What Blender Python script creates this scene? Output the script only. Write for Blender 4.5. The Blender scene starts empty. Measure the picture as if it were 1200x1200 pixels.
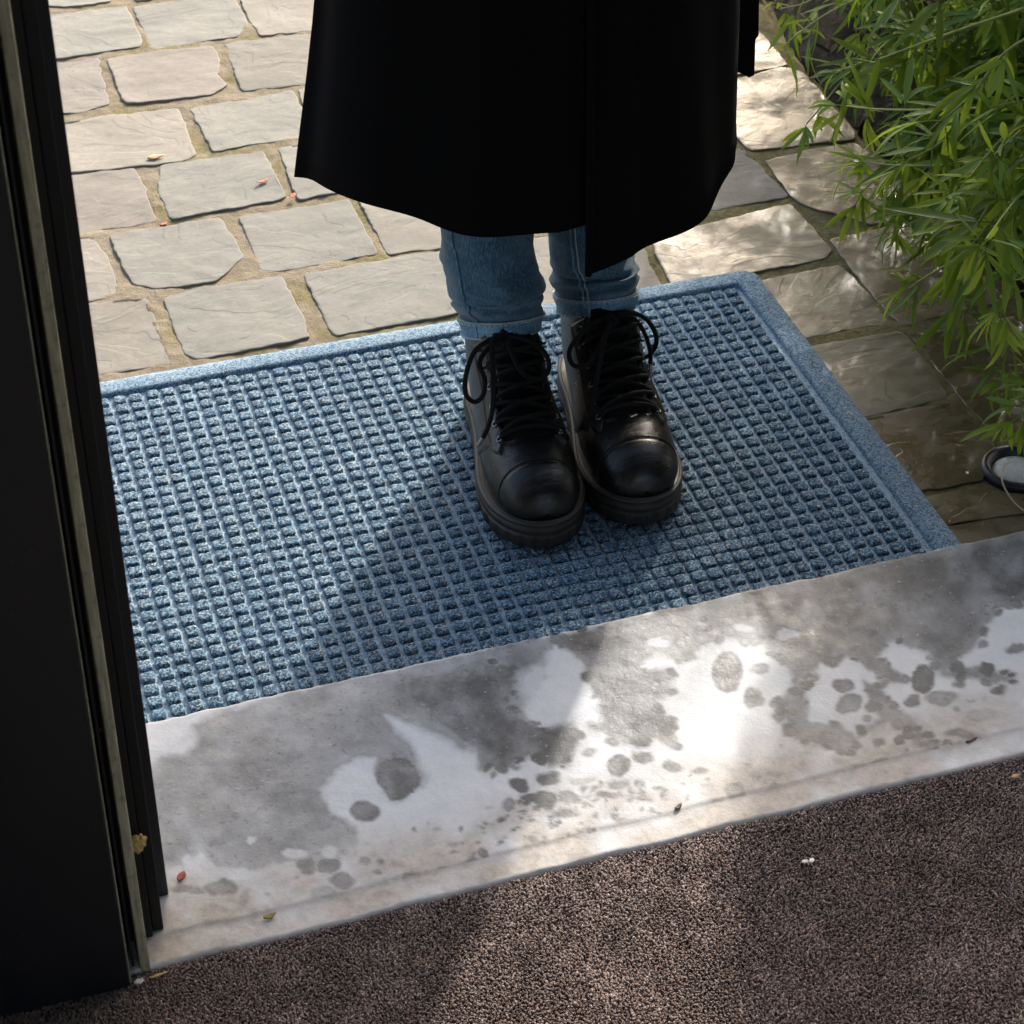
import bpy, bmesh, math, random
import numpy as np
from mathutils import Vector, Matrix, noise

random.seed(7); rng = np.random.default_rng(7)
SC = bpy.context.scene
COL = SC.collection
R = math.radians

# ------------------------------------------------------------------ camera, sky, sun, exposure
FPX = 2686.0                                   # focal length in photograph pixels (1200 wide)
PITCH, YAW = R(37.95), R(17.7)
CAM = Vector((-0.9324, -2.079, 1.4482))
FWD = Vector((math.sin(YAW)*math.cos(PITCH), math.cos(YAW)*math.cos(PITCH), -math.sin(PITCH)))
RGT = Vector((math.cos(YAW), -math.sin(YAW), 0.0))
UPV = RGT.cross(FWD)
cd = bpy.data.cameras.new('camera'); cam = bpy.data.objects.new('camera', cd); COL.objects.link(cam)
cam.matrix_world = Matrix(((RGT.x, UPV.x, -FWD.x, CAM.x), (RGT.y, UPV.y, -FWD.y, CAM.y),
                           (RGT.z, UPV.z, -FWD.z, CAM.z), (0, 0, 0, 1)))
cd.sensor_width = 36.0; cd.lens = FPX/1200*36.0
cd.clip_start = 0.05; cd.clip_end = 500
cd.dof.use_dof = True; cd.dof.focus_distance = 2.25; cd.dof.aperture_fstop = 22
SC.camera = cam

SUN_AZ, SUN_EL = R(35.0), R(28.0)              # azimuth measured from +y towards +x
w = bpy.data.worlds.new("World"); SC.world = w; w.use_nodes = True
nt = w.node_tree
sky = nt.nodes.new('ShaderNodeTexSky'); sky.sky_type = 'NISHITA'; sky.sun_disc = False
sky.sun_elevation = SUN_EL; sky.sun_rotation = SUN_AZ
sky.air_density = 1.0; sky.dust_density = 4.0; sky.ozone_density = 0.3
bg = nt.nodes['Background']; bg.inputs['Strength'].default_value = 0.15
nt.links.new(sky.outputs[0], bg.inputs[0])
sl = bpy.data.lights.new('sun', 'SUN'); sl.energy = 2.1; sl.angle = R(1.2); sl.color = (1.0, 0.95, 0.88)
so = bpy.data.objects.new('sun', sl); COL.objects.link(so)
SDIR = Vector((math.sin(SUN_AZ)*math.cos(SUN_EL), math.cos(SUN_AZ)*math.cos(SUN_EL), math.sin(SUN_EL)))
so.rotation_euler = SDIR.to_track_quat('Z', 'Y').to_euler(); so.location = SDIR*20
SC.view_settings.view_transform = 'Standard'; SC.view_settings.look = 'None'
SC.view_settings.exposure = 1.62; SC.view_settings.gamma = 1.0; SC.view_settings.use_curve_mapping = False
SC.render.engine = 'CYCLES'

# ------------------------------------------------------------------ helpers
def ray(x, y): return FWD + RGT*((x-600)/FPX) - UPV*((y-600)/FPX)
def at(x, y, z=0.0):
    d = ray(x, y); return CAM + d*((z-CAM.z)/d.z)
def aty(x, y, Y):
    d = ray(x, y); return CAM + d*((Y-CAM.y)/d.y)
def topx(P):
    q = np.asarray(P, float) - np.array(CAM)
    ww = q @ np.array(FWD)
    return 600+FPX*(q @ np.array(RGT))/ww, 600-FPX*(q @ np.array(UPV))/ww

def link(name, me, mat=None, parent=None, smooth=True):
    o = bpy.data.objects.new(name, me); COL.objects.link(o)
    if mat is not None and not me.materials:
        for m in (mat if isinstance(mat, (list, tuple)) else [mat]): me.materials.append(m)
    if parent is not None: o.parent = parent
    return o
def mesh(name, V, F, mat=None, parent=None, smooth=True, mi=None):
    me = bpy.data.meshes.new(name); me.from_pydata([tuple(v) for v in V], [], [tuple(f) for f in F]); me.update()
    if smooth: me.polygons.foreach_set('use_smooth', [True]*len(me.polygons))
    if mi is not None: me.polygons.foreach_set('material_index', mi)
    return link(name, me, mat, parent)
def bmobj(name, bm, mat=None, parent=None, smooth=False):
    me = bpy.data.meshes.new(name); bmesh.ops.recalc_face_normals(bm, faces=bm.faces); bm.to_mesh(me); bm.free()
    if smooth: me.polygons.foreach_set('use_smooth', [True]*len(me.polygons))
    return link(name, me, mat, parent)
def empty(name, loc=(0, 0, 0)):
    o = bpy.data.objects.new(name, None); COL.objects.link(o); o.location = loc; o.empty_display_size = .05
    return o
def tag(o, label, cat, group=None, kind=None):
    o['label'] = label; o['category'] = cat
    if group: o['group'] = group
    if kind: o['kind'] = kind
    return o
def put(o, parent):                             # parent while the child keeps its place
    bpy_m = Matrix.Translation(parent.location)
    o.parent = parent; o.matrix_parent_inverse = bpy_m.inverted(); return o
def box(bm, x0, x1, y0, y1, z0, z1, bev=0.0):
    r = bmesh.ops.create_cube(bm, size=1.0)
    vs = r['verts']
    for v in vs:
        v.co = Vector((x0+(v.co.x+.5)*(x1-x0), y0+(v.co.y+.5)*(y1-y0), z0+(v.co.z+.5)*(z1-z0)))
    if bev:
        es = list({e for v in vs for e in v.link_edges})
        bmesh.ops.bevel(bm, geom=es, offset=bev, segments=2, affect='EDGES', profile=.6)
def catmull(P, n, closed=False):
    P = [Vector(p) for p in P]; N = len(P); out = []
    segs = N if closed else N-1
    for i in range(segs):
        if closed: a, b, c, d = P[(i-1) % N], P[i], P[(i+1) % N], P[(i+2) % N]
        else: a, b, c, d = P[max(i-1, 0)], P[i], P[i+1], P[min(i+2, N-1)]
        for k in range(n):
            t = k/n
            out.append(.5*((2*b)+(c-a)*t+(2*a-5*b+4*c-d)*t*t+(3*b-a-3*c+d)*t**3))
    if not closed: out.append(P[-1].copy())
    return out
def tube_vf(P, r, k=8, taper=None, closed=False, flat=1.0):
    P = [Vector(p) for p in P]; n = len(P); V = []; F = []
    up = Vector((0.1, 0.2, 1)).normalized(); prev = None
    for i in range(n):
        if closed: t = P[(i+1) % n]-P[(i-1) % n]
        else: t = P[min(i+1, n-1)]-P[max(i-1, 0)]
        if t.length < 1e-9: t = Vector((0, 0, 1))
        t.normalize()
        if prev is None:
            a = t.cross(up)
            if a.length < .05: a = t.cross(Vector((1, 0, 0)))
            a.normalize()
        else:
            a = prev - t*prev.dot(t)
            if a.length < 1e-6: a = t.orthogonal()
            a.normalize()
        prev = a; b = t.cross(a)
        rr = r*(1 if taper is None else (taper(i/(n-1)) if callable(taper) else 1+(taper-1)*i/(n-1)))
        for j in range(k):
            q = 2*math.pi*j/k
            V.append(P[i]+a*(math.cos(q)*rr)+b*(math.sin(q)*rr*flat))
    m = n if closed else n-1
    for i in range(m):
        for j in range(k):
            i2 = (i+1) % n
            F.append((i*k+j, i*k+(j+1) % k, i2*k+(j+1) % k, i2*k+j))
    if not closed:
        F.append(tuple(range(k))[::-1]); F.append(tuple((n-1)*k+j for j in range(k)))
    return V, F
def join(parts):
    V = []; F = []
    for v, f in parts:
        o = len(V); V += list(v); F += [tuple(i+o for i in q) for q in f]
    return V, F
def tube(name, P, r, mat, parent=None, k=8, **kw):
    V, F = tube_vf(P, r, k, **kw); return mesh(name, V, F, mat, parent)

# numpy value noise
_perm = rng.integers(0, 2**31-1, 4096)
def _h(ix, iy): return (_perm[(ix*73+iy*1291+(ix*iy) % 977) % 4096] % 100003)/100003.0
def vnoise(x, y):
    ix = np.floor(x).astype(np.int64); iy = np.floor(y).astype(np.int64); fx = x-ix; fy = y-iy
    fx = fx*fx*(3-2*fx); fy = fy*fy*(3-2*fy)
    a = _h(ix, iy); b = _h(ix+1, iy); c = _h(ix, iy+1); d = _h(ix+1, iy+1)
    return (a*(1-fx)+b*fx)*(1-fy)+(c*(1-fx)+d*fx)*fy
def fbm(x, y, o=4):
    s = 0; a = .5; t = 0
    for i in range(o):
        s = s+a*vnoise(x*2**i+17.3*i, y*2**i-9.1*i); t += a; a *= .5
    return s/t

# ------------------------------------------------------------------ material builder
class NT:
    def __init__(s, name):
        s.m = bpy.data.materials.new(name); s.m.use_nodes = True; s.t = s.m.node_tree
        s.b = s.t.nodes['Principled BSDF']; s.out = s.t.nodes['Material Output']
        s._pos = None
    def n(s, typ, **kw):
        nd = s.t.nodes.new('ShaderNode'+typ)
        for k, v in kw.items():
            if k.startswith('i_'):
                key = k[2:]
                key = int(key) if key.isdigit() else key.replace('_', ' ')
                s.set(nd.inputs[key], v)
            else: setattr(nd, k, v)
        return nd
    def set(s, sock, v):
        if hasattr(v, 'is_output') or isinstance(v, bpy.types.NodeSocket): s.t.links.new(v, sock)
        else: sock.default_value = v
    def pos(s, scale=None):
        if s._pos is None: s._pos = s.n('NewGeometry').outputs['Position']
        if scale is None: return s._pos
        mp = s.n('VectorMath', operation='MULTIPLY'); s.set(mp.inputs[0], s._pos); mp.inputs[1].default_value = scale
        return mp.outputs[0]
    def noise(s, sc, det=4, rough=.55, dist=0, vec=None, col=False):
        nd = s.n('TexNoise'); nd.inputs['Scale'].default_value = sc; nd.inputs['Detail'].default_value = det
        nd.inputs['Roughness'].default_value = rough; nd.inputs['Distortion'].default_value = dist
        s.set(nd.inputs['Vector'], s.pos() if vec is None else vec)
        return nd.outputs['Color' if col else 'Fac']
    def voro(s, sc, feat='F1', vec=None, out='Color', rnd=1.0):
        nd = s.n('TexVoronoi', feature=feat); nd.inputs['Scale'].default_value = sc
        nd.inputs['Randomness'].default_value = rnd
        s.set(nd.inputs['Vector'], s.pos() if vec is None else vec); return nd.outputs[out]
    def ramp(s, fac, stops, interp='LINEAR'):
        nd = s.n('ValToRGB'); cr = nd.color_ramp; cr.interpolation = interp
        while len(cr.elements) < len(stops): cr.elements.new(.5)
        for e, (p, c) in zip(cr.elements, stops):
            e.position = p; e.color = (c, c, c, 1) if not isinstance(c, (tuple, list)) else (*c[:3], 1)
        s.set(nd.inputs[0], fac); return nd.outputs['Color']
    def mix(s, f, a, b, mode='MIX'):
        nd = s.n('MixRGB', blend_type=mode)
        for i, v in enumerate((f, a, b)):
            if isinstance(v, (tuple, list)): v = (*v[:3], 1)
            s.set(nd.inputs[i], v)
        return nd.outputs[0]
    def math(s, op, a, b=0.0, clamp=False):
        nd = s.n('Math', operation=op, use_clamp=clamp); s.set(nd.inputs[0], a); s.set(nd.inputs[1], b); return nd.outputs[0]
    def bump(s, h, strength=1.0, dist=.001, prev=None):
        nd = s.n('Bump'); nd.inputs['Strength'].default_value = strength; nd.inputs['Distance'].default_value = dist
        s.set(nd.inputs['Height'], h)
        if prev is not None: s.set(nd.inputs['Normal'], prev)
        return nd.outputs['Normal']
    def attr(s, name, out='Fac'):
        nd = s.n('Attribute'); nd.attribute_name = name; return nd.outputs[out]
    def done(s, col=None, rough=.6, normal=None, spec=.5, metal=0, sheen=0, coat=0):
        b = s.b
        if col is not None: s.set(b.inputs['Base Color'], (*col[:3], 1) if isinstance(col, (tuple, list)) else col)
        s.set(b.inputs['Roughness'], rough); s.set(b.inputs['Specular IOR Level'], spec); s.set(b.inputs['Metallic'], metal)
        if sheen: b.inputs['Sheen Weight'].default_value = sheen
        if coat: s.set(b.inputs['Coat Weight'], coat); b.inputs['Coat Roughness'].default_value = .25
        if normal is not None: s.set(b.inputs['Normal'], normal)
        return s.m

def plain(name, col, rough=.6, spec=.5, metal=0, var=.25, nscale=60, bump=.0004, bscale=400):
    t = NT(name)
    c = t.mix(t.noise(nscale, 5), tuple(x*(1-var) for x in col), tuple(min(1, x*(1+var)) for x in col))
    nb = t.bump(t.noise(bscale, 3), .6, bump)
    return t.done(c, rough, nb, spec, metal)

def stone_mat(name, a, b, c, damp=0.0):
    t = NT(name)
    st = t.pos((1.0, 1.5, 1.0))
    big = t.noise(9, 6, .6, .6, st)
    fine = t.noise(140, 6, .7)
    col = t.ramp(big, [(.3, a), (.5, b), (.7, c)])
    col = t.mix(t.math('MULTIPLY', t.ramp(fine, [(.35, 0), (.7, 1)]), .35), col, tuple(x*.62 for x in b))
    bed = t.noise(16, 3, .5, 1.6, t.pos((1.0, 3.2, 1.0)))               # bedding bands of the sandstone
    col = t.mix(t.math('MULTIPLY', t.ramp(bed, [(.44, 0), (.5, .5), (.53, 0)]), .45), col, tuple(x*.7 for x in a))
    pit = t.ramp(t.noise(420, 2, .5), [(.66, 0), (.74, 1)])
    col = t.mix(t.math('MULTIPLY', pit, .35), col, (.12, .105, .085))
    led = t.noise(6.0, 3, .5, .9, st)
    led2 = t.ramp(led, [(.0, 0), (.36, .0), (.372, .3), (.47, .34), (.478, .62), (.58, .68), (.586, 1), (1, 1)])
    crk = t.ramp(led, [(.36, 0), (.366, 1), (.374, 0), (.47, 0), (.474, 1), (.48, 0), (.58, 0), (.583, 1), (.588, 0)])
    crk = t.math('MULTIPLY', crk, t.ramp(t.noise(11, 2), [(.45, 0), (.6, 1)]))
    col = t.mix(t.math('MULTIPLY', crk, .32), col, tuple(x*.45 for x in a))
    h = t.math('ADD', t.math('MULTIPLY', led2, 1.3), t.math('MULTIPLY', t.noise(60, 7, .65), 1.0))
    nb = t.bump(h, .55, .0014)
    nb = t.bump(fine, .5, .0006, nb)
    rn = t.n('ObjectInfo').outputs['Random']
    col = t.mix(1.0, col, t.ramp(rn, [(0, (.66, .66, .645)), (.5, (.84, .83, .81)), (1, (.97, .945, .90))]), 'MULTIPLY')
    if damp:
        wet = t.ramp(t.noise(13, 5, .65, .4), [(.36, 0), (.54, 1)])
        col = t.mix(t.math('MULTIPLY', wet, .4*damp), col, tuple(x*.45 for x in b))
        ro = t.mix(t.math('MULTIPLY', wet, damp), (.7, .7, .7), (.17, .17, .17))
        return t.done(col, ro, nb, .5)
    return t.done(col, .82, nb, .35)

M = {}
M['stone_grey'] = stone_mat('stone grey', (0.189, 0.190, 0.171), (0.228, 0.227, 0.203), (0.267, 0.262, 0.234))
M['stone_beige'] = stone_mat('stone beige', (0.202, 0.189, 0.162), (0.245, 0.230, 0.198), (0.281, 0.267, 0.234))
M['stone_pink'] = stone_mat('stone pink beige', (0.202, 0.183, 0.161), (0.242, 0.221, 0.195), (0.277, 0.255, 0.227))
M['stone_mid'] = stone_mat('stone mid', (.17, .145, .092), (.222, .192, .126), (.27, .238, .165), .7)
M['stone_damp'] = stone_mat('stone damp', (.09, .067, .032), (.138, .105, .054), (.185, .145, .082), .95)
M['stone_tan'] = stone_mat('stone tan', (.155, .115, .066), (.208, .158, .094), (.26, .205, .13), .85)
def mortar_mat():
    t = NT('sandy mortar')
    n1 = t.noise(45, 6, .7); n2 = t.noise(500, 3, .6)
    c = t.ramp(n1, [(.3, (.16, .13, .09)), (.55, (.235, .197, .142)), (.75, (.29, .25, .188))])
    c = t.mix(t.math('MULTIPLY', t.ramp(n2, [(.4, 0), (.65, 1)]), .4), c, (.14, .11, .075))
    # moss grows more towards the planted side (+x)
    sx = t.n('SeparateXYZ'); t.set(sx.inputs[0], t.pos())
    side = t.math('MULTIPLY_ADD', sx.outputs[0], .35); side.node.inputs[2].default_value = .21
    mm = t.math('ADD', t.noise(11, 4, .6), side)
    moss = t.ramp(mm, [(.50, 0), (.68, 1)])
    c = t.mix(t.math('MULTIPLY', moss, .75), c, t.ramp(t.noise(160, 3), [(.3, (.075, .07, .018)), (.7, (.19, .16, .055))]))
    nb = t.bump(n1, .8, .004); nb = t.bump(n2, .8, .0015, nb)
    return t.done(c, .95, nb, .2)
M['mortar'] = mortar_mat()
def soil_mat():
    t = NT('soil'); n1 = t.noise(30, 7, .7)
    c = t.ramp(n1, [(.3, (.007, .005, .0035)), (.6, (.02, .014, .009)), (.8, (.04, .029, .018))])
    return t.done(c, .95, t.bump(n1, 1, .01), .2)
M['soil'] = soil_mat()

def mat_fibre(name, dark, mid, light, tan, lift):
    t = NT(name)
    wob = t.n('VectorMath', operation='ADD')
    sc = t.n('VectorMath', operation='SCALE'); t.set(sc.inputs[0], t.noise(700, 2, .5, 0, None, True)); sc.inputs['Scale'].default_value = .0016
    t.set(wob.inputs[0], t.pos()); t.set(wob.inputs[1], sc.outputs[0])
    v = t.voro(640, vec=wob.outputs[0])
    sep = t.n('SeparateColor'); t.set(sep.inputs[0], v)
    c = t.ramp(sep.outputs[0], [(0, dark), (.28-lift, mid), (.62-lift, tuple((a+b)/2 for a, b in zip(mid, light))), (.80-lift, light), (.94, tan)], 'CONSTANT')
    c = t.mix(.08, c, mid)
    big = t.noise(5, 4, .6)
    c = t.mix(t.math('MULTIPLY', t.ramp(big, [(.35, 0), (.7, 1)]), .22), c, dark)
    dust = t.ramp(t.noise(28, 5, .7), [(.55, 0), (.8, 1)])
    c = t.mix(t.math('MULTIPLY', dust, .18), c, (.42, .46, .48))
    nb = t.bump(t.noise(900, 3, .7), .9, .0012); nb = t.bump(sep.outputs[1], .6, .0008, nb)
    return t.done(c, .95, nb, .15, sheen=.25)
M['nub'] = mat_fibre('mat nub fibre', (.006, .018, .036), (.040, .115, .195), (.26, .41, .515), (.46, .47, .45), .01)
M['channel'] = mat_fibre('mat channel fibre', (.10, .19, .28), (.25, .385, .49), (.42, .53, .60), (.50, .52, .52), .10)
M['border'] = mat_fibre('mat border fibre', (.02, .058, .10), (.105, .205, .305), (.27, .395, .49), (.41, .42, .41), .05)
M['rubber'] = plain('mat rubber edge', (.012, .02, .03), .8)

def step_mat():
    t = NT('worn doorstep stone')
    wet = t.attr('wet'); edge = t.attr('ring'); dirt = t.attr('dirt')
    f = t.noise(300, 6, .7); m = t.noise(26, 6, .65)
    dry = t.ramp(m, [(.3, (.58, .59, .595)), (.7, (.68, .685, .685))])
    dry = t.mix(t.math('MULTIPLY', t.ramp(f, [(.45, 0), (.7, 1)]), .18), dry, (.36, .35, .34))
    damp = t.ramp(t.math('ADD', t.math('MULTIPLY', m, .4), t.math('MULTIPLY', t.noise(170, 6, .75), .6)), [(.32, (.042, .044, .046)), (.55, (.092, .095, .098)), (.7, (.172, .176, .18))])
    c = t.mix(wet, dry, damp)
    c = t.mix(t.math('MULTIPLY', edge, .7), c, (.075, .075, .075))
    spk = t.ramp(t.noise(190, 2, .5), [(.62, 0), (.7, 1)])
    c = t.mix(t.math('MULTIPLY', t.math('MULTIPLY', spk, wet), .6), c, (.06, .058, .055))
    wsp = t.ramp(t.noise(260, 2, .5, .5), [(.68, 0), (.72, 1)])
    c = t.mix(t.math('MULTIPLY', t.math('MULTIPLY', wsp, wet), .55), c, (.5, .49, .47))
    dirt = t.math('MULTIPLY', dirt, t.math('SUBTRACT', 1.0, t.math('MULTIPLY', wet, .75)))
    c = t.mix(dirt, c, t.ramp(t.noise(90, 5, .7), [(.3, (.20, .145, .10)), (.55, (.42, .35, .28)), (.75, (.55, .48, .41))]))
    ro = t.mix(wet, (.72, .72, .72), t.ramp(t.noise(60, 4, .6), [(.3, .30), (.7, .6)]))
    nb = t.bump(m, .5, .0016); nb = t.bump(f, .6, .0007, nb)
    return t.done(c, ro, nb, .4)
M['step'] = step_mat()
def carpet_mat(name, attr):
    t = NT(name)
    if attr:
        v = t.attr('shade')
        c = t.ramp(v, [(0, (.13, .090, .075)), (.35, (.23, .168, .143)), (.7, (.33, .258, .228)), (1, (.50, .42, .38))])
        big = t.noise(3.5, 4, .6)
        c = t.mix(t.math('MULTIPLY', t.ramp(big, [(.4, 0), (.7, 1)]), .25), c, (.26, .215, .195))
    else:
        c = t.ramp(t.noise(300, 3), [(.3, (.05, .037, .032)), (.7, (.11, .085, .075))])
    return t.done(c, .95, None, .15, sheen=.15)
M['carpet'] = carpet_mat('carpet backing', False); M['pile'] = carpet_mat('carpet pile', True)
def leather():
    t = NT('black leather')
    g = t.noise(520, 4, .6); cr = t.noise(30, 5, .65, 1.8, t.pos((.5, 1.7, 1.5)))
    crease = t.ramp(cr, [(.46, 0), (.5, 1), (.54, 0)])
    c = t.ramp(t.noise(26, 4), [(.3, (.004, .0036, .0034)), (.7, (.009, .0078, .007))])
    nb = t.bump(g, .35, .0003); nb = t.bump(crease, .22, .0006, nb)
    ro = t.ramp(t.noise(45, 5, .7), [(.3, .25), (.7, .38)])
    return t.done(c, ro, nb, .42)
M['leather'] = leather()
M['sole'] = plain('dusty rubber sole', (.020, .0165, .013), .55, .4, 0, .5, 90, .0006, 500)
M['lace'] = plain('black lace', (.008, .008, .008), .9, .2, 0, .3, 300, .0006, 1500)
M['eyelet'] = plain('dark metal eyelet', (.22, .21, .20), .3, .5, 1, .1)
M['elastic'] = plain('black knit', (.006, .006, .006), .95, .15, 0, .3, 800, .0006, 1800)
M['thread'] = plain('grey brown thread', (.10, .085, .07), .8)
def denim(name, k):
    t = NT(name)
    tw = t.n('TexWave', wave_type='BANDS', bands_direction='DIAGONAL'); tw.inputs['Scale'].default_value = 330
    tw.inputs['Distortion'].default_value = 2.5; tw.inputs['Detail'].default_value = 2; t.set(tw.inputs['Vector'], t.pos((1, 1, .35)))
    slub = t.noise(1, 4, .65, 0, t.pos((900, 900, 120)))
    big = t.noise(26, 5, .6)
    c = t.ramp(slub, [(.3, (.012*k, .036*k, .066*k)), (.5, (.03*k, .078*k, .125*k)), (.72, (.12*k, .215*k, .29*k))])
    c = t.mix(t.math('MULTIPLY', t.ramp(big, [(.45, 0), (.75, 1)]), .3), c, (.16*k, .27*k, .35*k))
    wear = t.attr('wear')
    c = t.mix(wear, c, (.30, .40, .46))
    nb = t.bump(tw.outputs['Fac'], .35, .0005); nb = t.bump(big, .4, .002, nb)
    return t.done(c, .9, nb, .15, sheen=.2)
M['denim'] = denim('blue denim', 1.0); M['denim_hem'] = denim('faded denim hem', 2.0); M['denim_edge'] = plain('worn denim edge', (.32, .38, .41), .95, .1, 0, .5, 160, .0008, 500)
M['stitch'] = plain('pale denim stitch', (.34, .38, .38), .9)
def wool():
    t = NT('black wool'); n = t.noise(900, 3)
    return t.done(t.mix(n, (.0028, .0028, .003), (.0065, .0065, .0068)), 1.0, t.bump(n, .6, .0006), .05)
M['wool'] = wool()
M['skin'] = plain('skin', (.45, .29, .22), .5); M['hair'] = plain('brown hair', (.035, .02, .012), .5)
def navy():
    t = NT('dark navy powder coat')
    sm = t.noise(7, 6, .7, .6, t.pos((1, 1, .45)))
    sp = t.ramp(t.noise(150, 2, .5), [(.70, 0), (.76, 1)])
    c = t.mix(t.math('MULTIPLY', sp, .5), t.ramp(sm, [(.35, (.0075, .0085, .0115)), (.7, (.013, .0135, .015))]), (.06, .055, .045))
    return t.done(c, t.ramp(sm, [(.3, .34), (.7, .58)]), t.bump(t.noise(900, 3), .5, .0002), .4)
M['navy'] = navy()
M['navy2'] = plain('dark recess paint', (.0065, .0065, .006), .6, .3, 0, .3, 40)
def seal():
    t = NT('weathered weather strip')
    n = t.noise(1, 5, .7, .2, t.pos((260, 260, 22)))
    c = t.ramp(n, [(.3, (.22, .20, .125)), (.55, (.38, .35, .235)), (.75, (.50, .465, .34))])
    c = t.mix(t.math('MULTIPLY', t.ramp(t.noise(120, 4), [(.55, 0), (.7, 1)]), .5), c, (.05, .045, .03))
    return t.done(c, .6, t.bump(n, .5, .0006), .35)
M['seal'] = seal()
def leafmat(name, a, b, c):
    t = NT(name)
    r = t.attr('tint')
    col = t.ramp(r, [(0, a), (.55, b), (1, c)])
    col = t.mix(t.math('MULTIPLY', t.noise(60, 3), .3), col, a)
    m = t.done(col, .5, t.bump(t.noise(300, 2), .2, .0004), .3)
    tr = t.n('BsdfTranslucent'); t.set(tr.inputs[0], t.mix(.6, col, (.42, .50, .04)))
    mx = t.n('MixShader'); mx.inputs[0].default_value = .42
    t.t.links.new(t.b.outputs[0], mx.inputs[1]); t.t.links.new(tr.outputs[0], mx.inputs[2]); t.t.links.new(mx.outputs[0], t.out.inputs[0])
    return m
M['leaf'] = leafmat('shrub leaf', (.034, .09, .014), (.115, .24, .028), (.33, .45, .055))
M['stem'] = plain('green stem', (.26, .30, .09), .5, .4, 0, .3, 40)
M['bark'] = plain('brown bark', (.06, .045, .028), .85)
M['moss'] = plain('moss', (.10, .12, .02), .95, .1, 0, .6, 200, .002, 900)
M['litter'] = plain('leaf litter', (.032, .021, .012), .9, .2, 0, .6, 40)
M['lamp_ring'] = plain('black lamp ring', (.012, .013, .015), .45, .5, 0, .4, 60, .0006, 300)
def lens():
    t = NT('frosted lamp lens'); n = t.noise(120, 4)
    rd = t.n('TexWave', wave_type='BANDS'); rd.inputs['Scale'].default_value = 130; rd.inputs['Distortion'].default_value = .5; t.set(rd.inputs['Vector'], t.pos())
    return t.done(t.ramp(n, [(.3, (.55, .56, .54)), (.7, (.72, .73, .71))]), .25, t.bump(rd.outputs['Fac'], .3, .0012), .5)
M['lens'] = lens()
M['straw'] = plain('pale stalk', (.55, .42, .29), .6)
M['red'] = plain('dry red leaf', (.36, .10, .055), .7, .3, 0, .4, 200); M['orange'] = plain('dry orange leaf', (.46, .27, .14), .7, .3, 0, .3, 200)
M['olive'] = plain('dry olive leaf', (.22, .17, .05), .7, .3, 0, .4, 200); M['white'] = plain('white grit', (.7, .69, .67), .7)
M['rust'] = plain('brown curl', (.10, .045, .025), .7); M['foam'] = plain('yellow crumb', (.50, .36, .15), .8, .2, 0, .3, 200)
M['plaster'] = plain('white plaster', (.62, .60, .57), .9); M['render'] = plain('dark facade', (.05, .05, .055), .8)

# ------------------------------------------------------------------ ground, pavement and its stones
def sheet(name, x0, x1, y0, y1, z, mat, kind='structure'):
    o = mesh(name, [(x0, y0, z), (x1, y0, z), (x1, y1, z), (x0, y1, z)], [(0, 1, 2, 3)], mat, None, False); o['kind'] = kind; return o
sheet('ground', -60, 60, -60, 60, -.05, M['soil'])

def grid_mesh(name, xs, ys, zf, mat, parent=None, attrs=None):
    X, Y = np.meshgrid(xs, ys); Z = zf(X, Y); nx, ny = len(xs), len(ys)
    V = np.stack([X.ravel(), Y.ravel(), Z.ravel()], 1)
    i = np.arange(nx*ny).reshape(ny, nx)
    F = np.stack([i[:-1, :-1].ravel(), i[:-1, 1:].ravel(), i[1:, 1:].ravel(), i[1:, :-1].ravel()], 1)
    return npmesh(name, V, F, mat, parent, attrs)
def npmesh(name, V, F, mat, parent=None, attrs=None, smooth=True):
    me = bpy.data.meshes.new(name); k = F.shape[1]
    me.vertices.add(len(V)); me.vertices.foreach_set('co', V.astype(np.float32).ravel())
    me.loops.add(F.size); me.loops.foreach_set('vertex_index', F.astype(np.int32).ravel())
    me.polygons.add(len(F)); me.polygons.foreach_set('loop_start', np.arange(0, F.size, k, dtype=np.int32))
    me.polygons.foreach_set('loop_total', np.full(len(F), k, np.int32))
    me.update(calc_edges=True); me.validate()
    me.polygons.foreach_set('use_smooth', np.full(len(me.polygons), smooth))
    for nm, a in (attrs or {}).items():
        at_ = me.attributes.new(nm, 'FLOAT', 'POINT'); at_.data.foreach_set('value', np.asarray(a, np.float32))
    return link(name, me, mat, parent)

EDGE0, EDGED = Vector((-.79, -.5595, 0)), Vector((1, .0116, 0)).normalized()      # outer edge of the doorstep
EDGEN = Vector((EDGED.y, -EDGED.x, 0))                                            # towards the room
# the planted side: pavement edge line in plan
BED = [at(880, -40), at(905, 35), at(948, 92), at(1006, 160), at(1040, 190), at(1090, 247), at(1200, 350), at(1300, 450), at(1420, 575)]
def bed_x(y):
    pts = sorted([(p.y, p.x) for p in BED]); return np.interp(y, [p[0] for p in pts], [p[1] for p in pts])
def mortar_z(X, Y):
    z = -.0013 + .005*(fbm(X*14, Y*14)-.5) + .004*(fbm(X*60+5, Y*60)-.5)
    d = X-bed_x(Y)
    return z-.03*np.clip(d/.03, 0, 1)
xs = np.concatenate([np.linspace(-3.2, -1.0, 30)[:-1], np.linspace(-1.0, .5, 330), np.linspace(.5, 1.0, 12)[1:]])
ys = np.concatenate([np.linspace(-.60, 1.05, 360), np.linspace(1.05, 5.0, 40)[1:]])
pave = grid_mesh('pavement', xs, ys, mortar_z, M['mortar']); pave['kind'] = 'structure'

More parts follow.
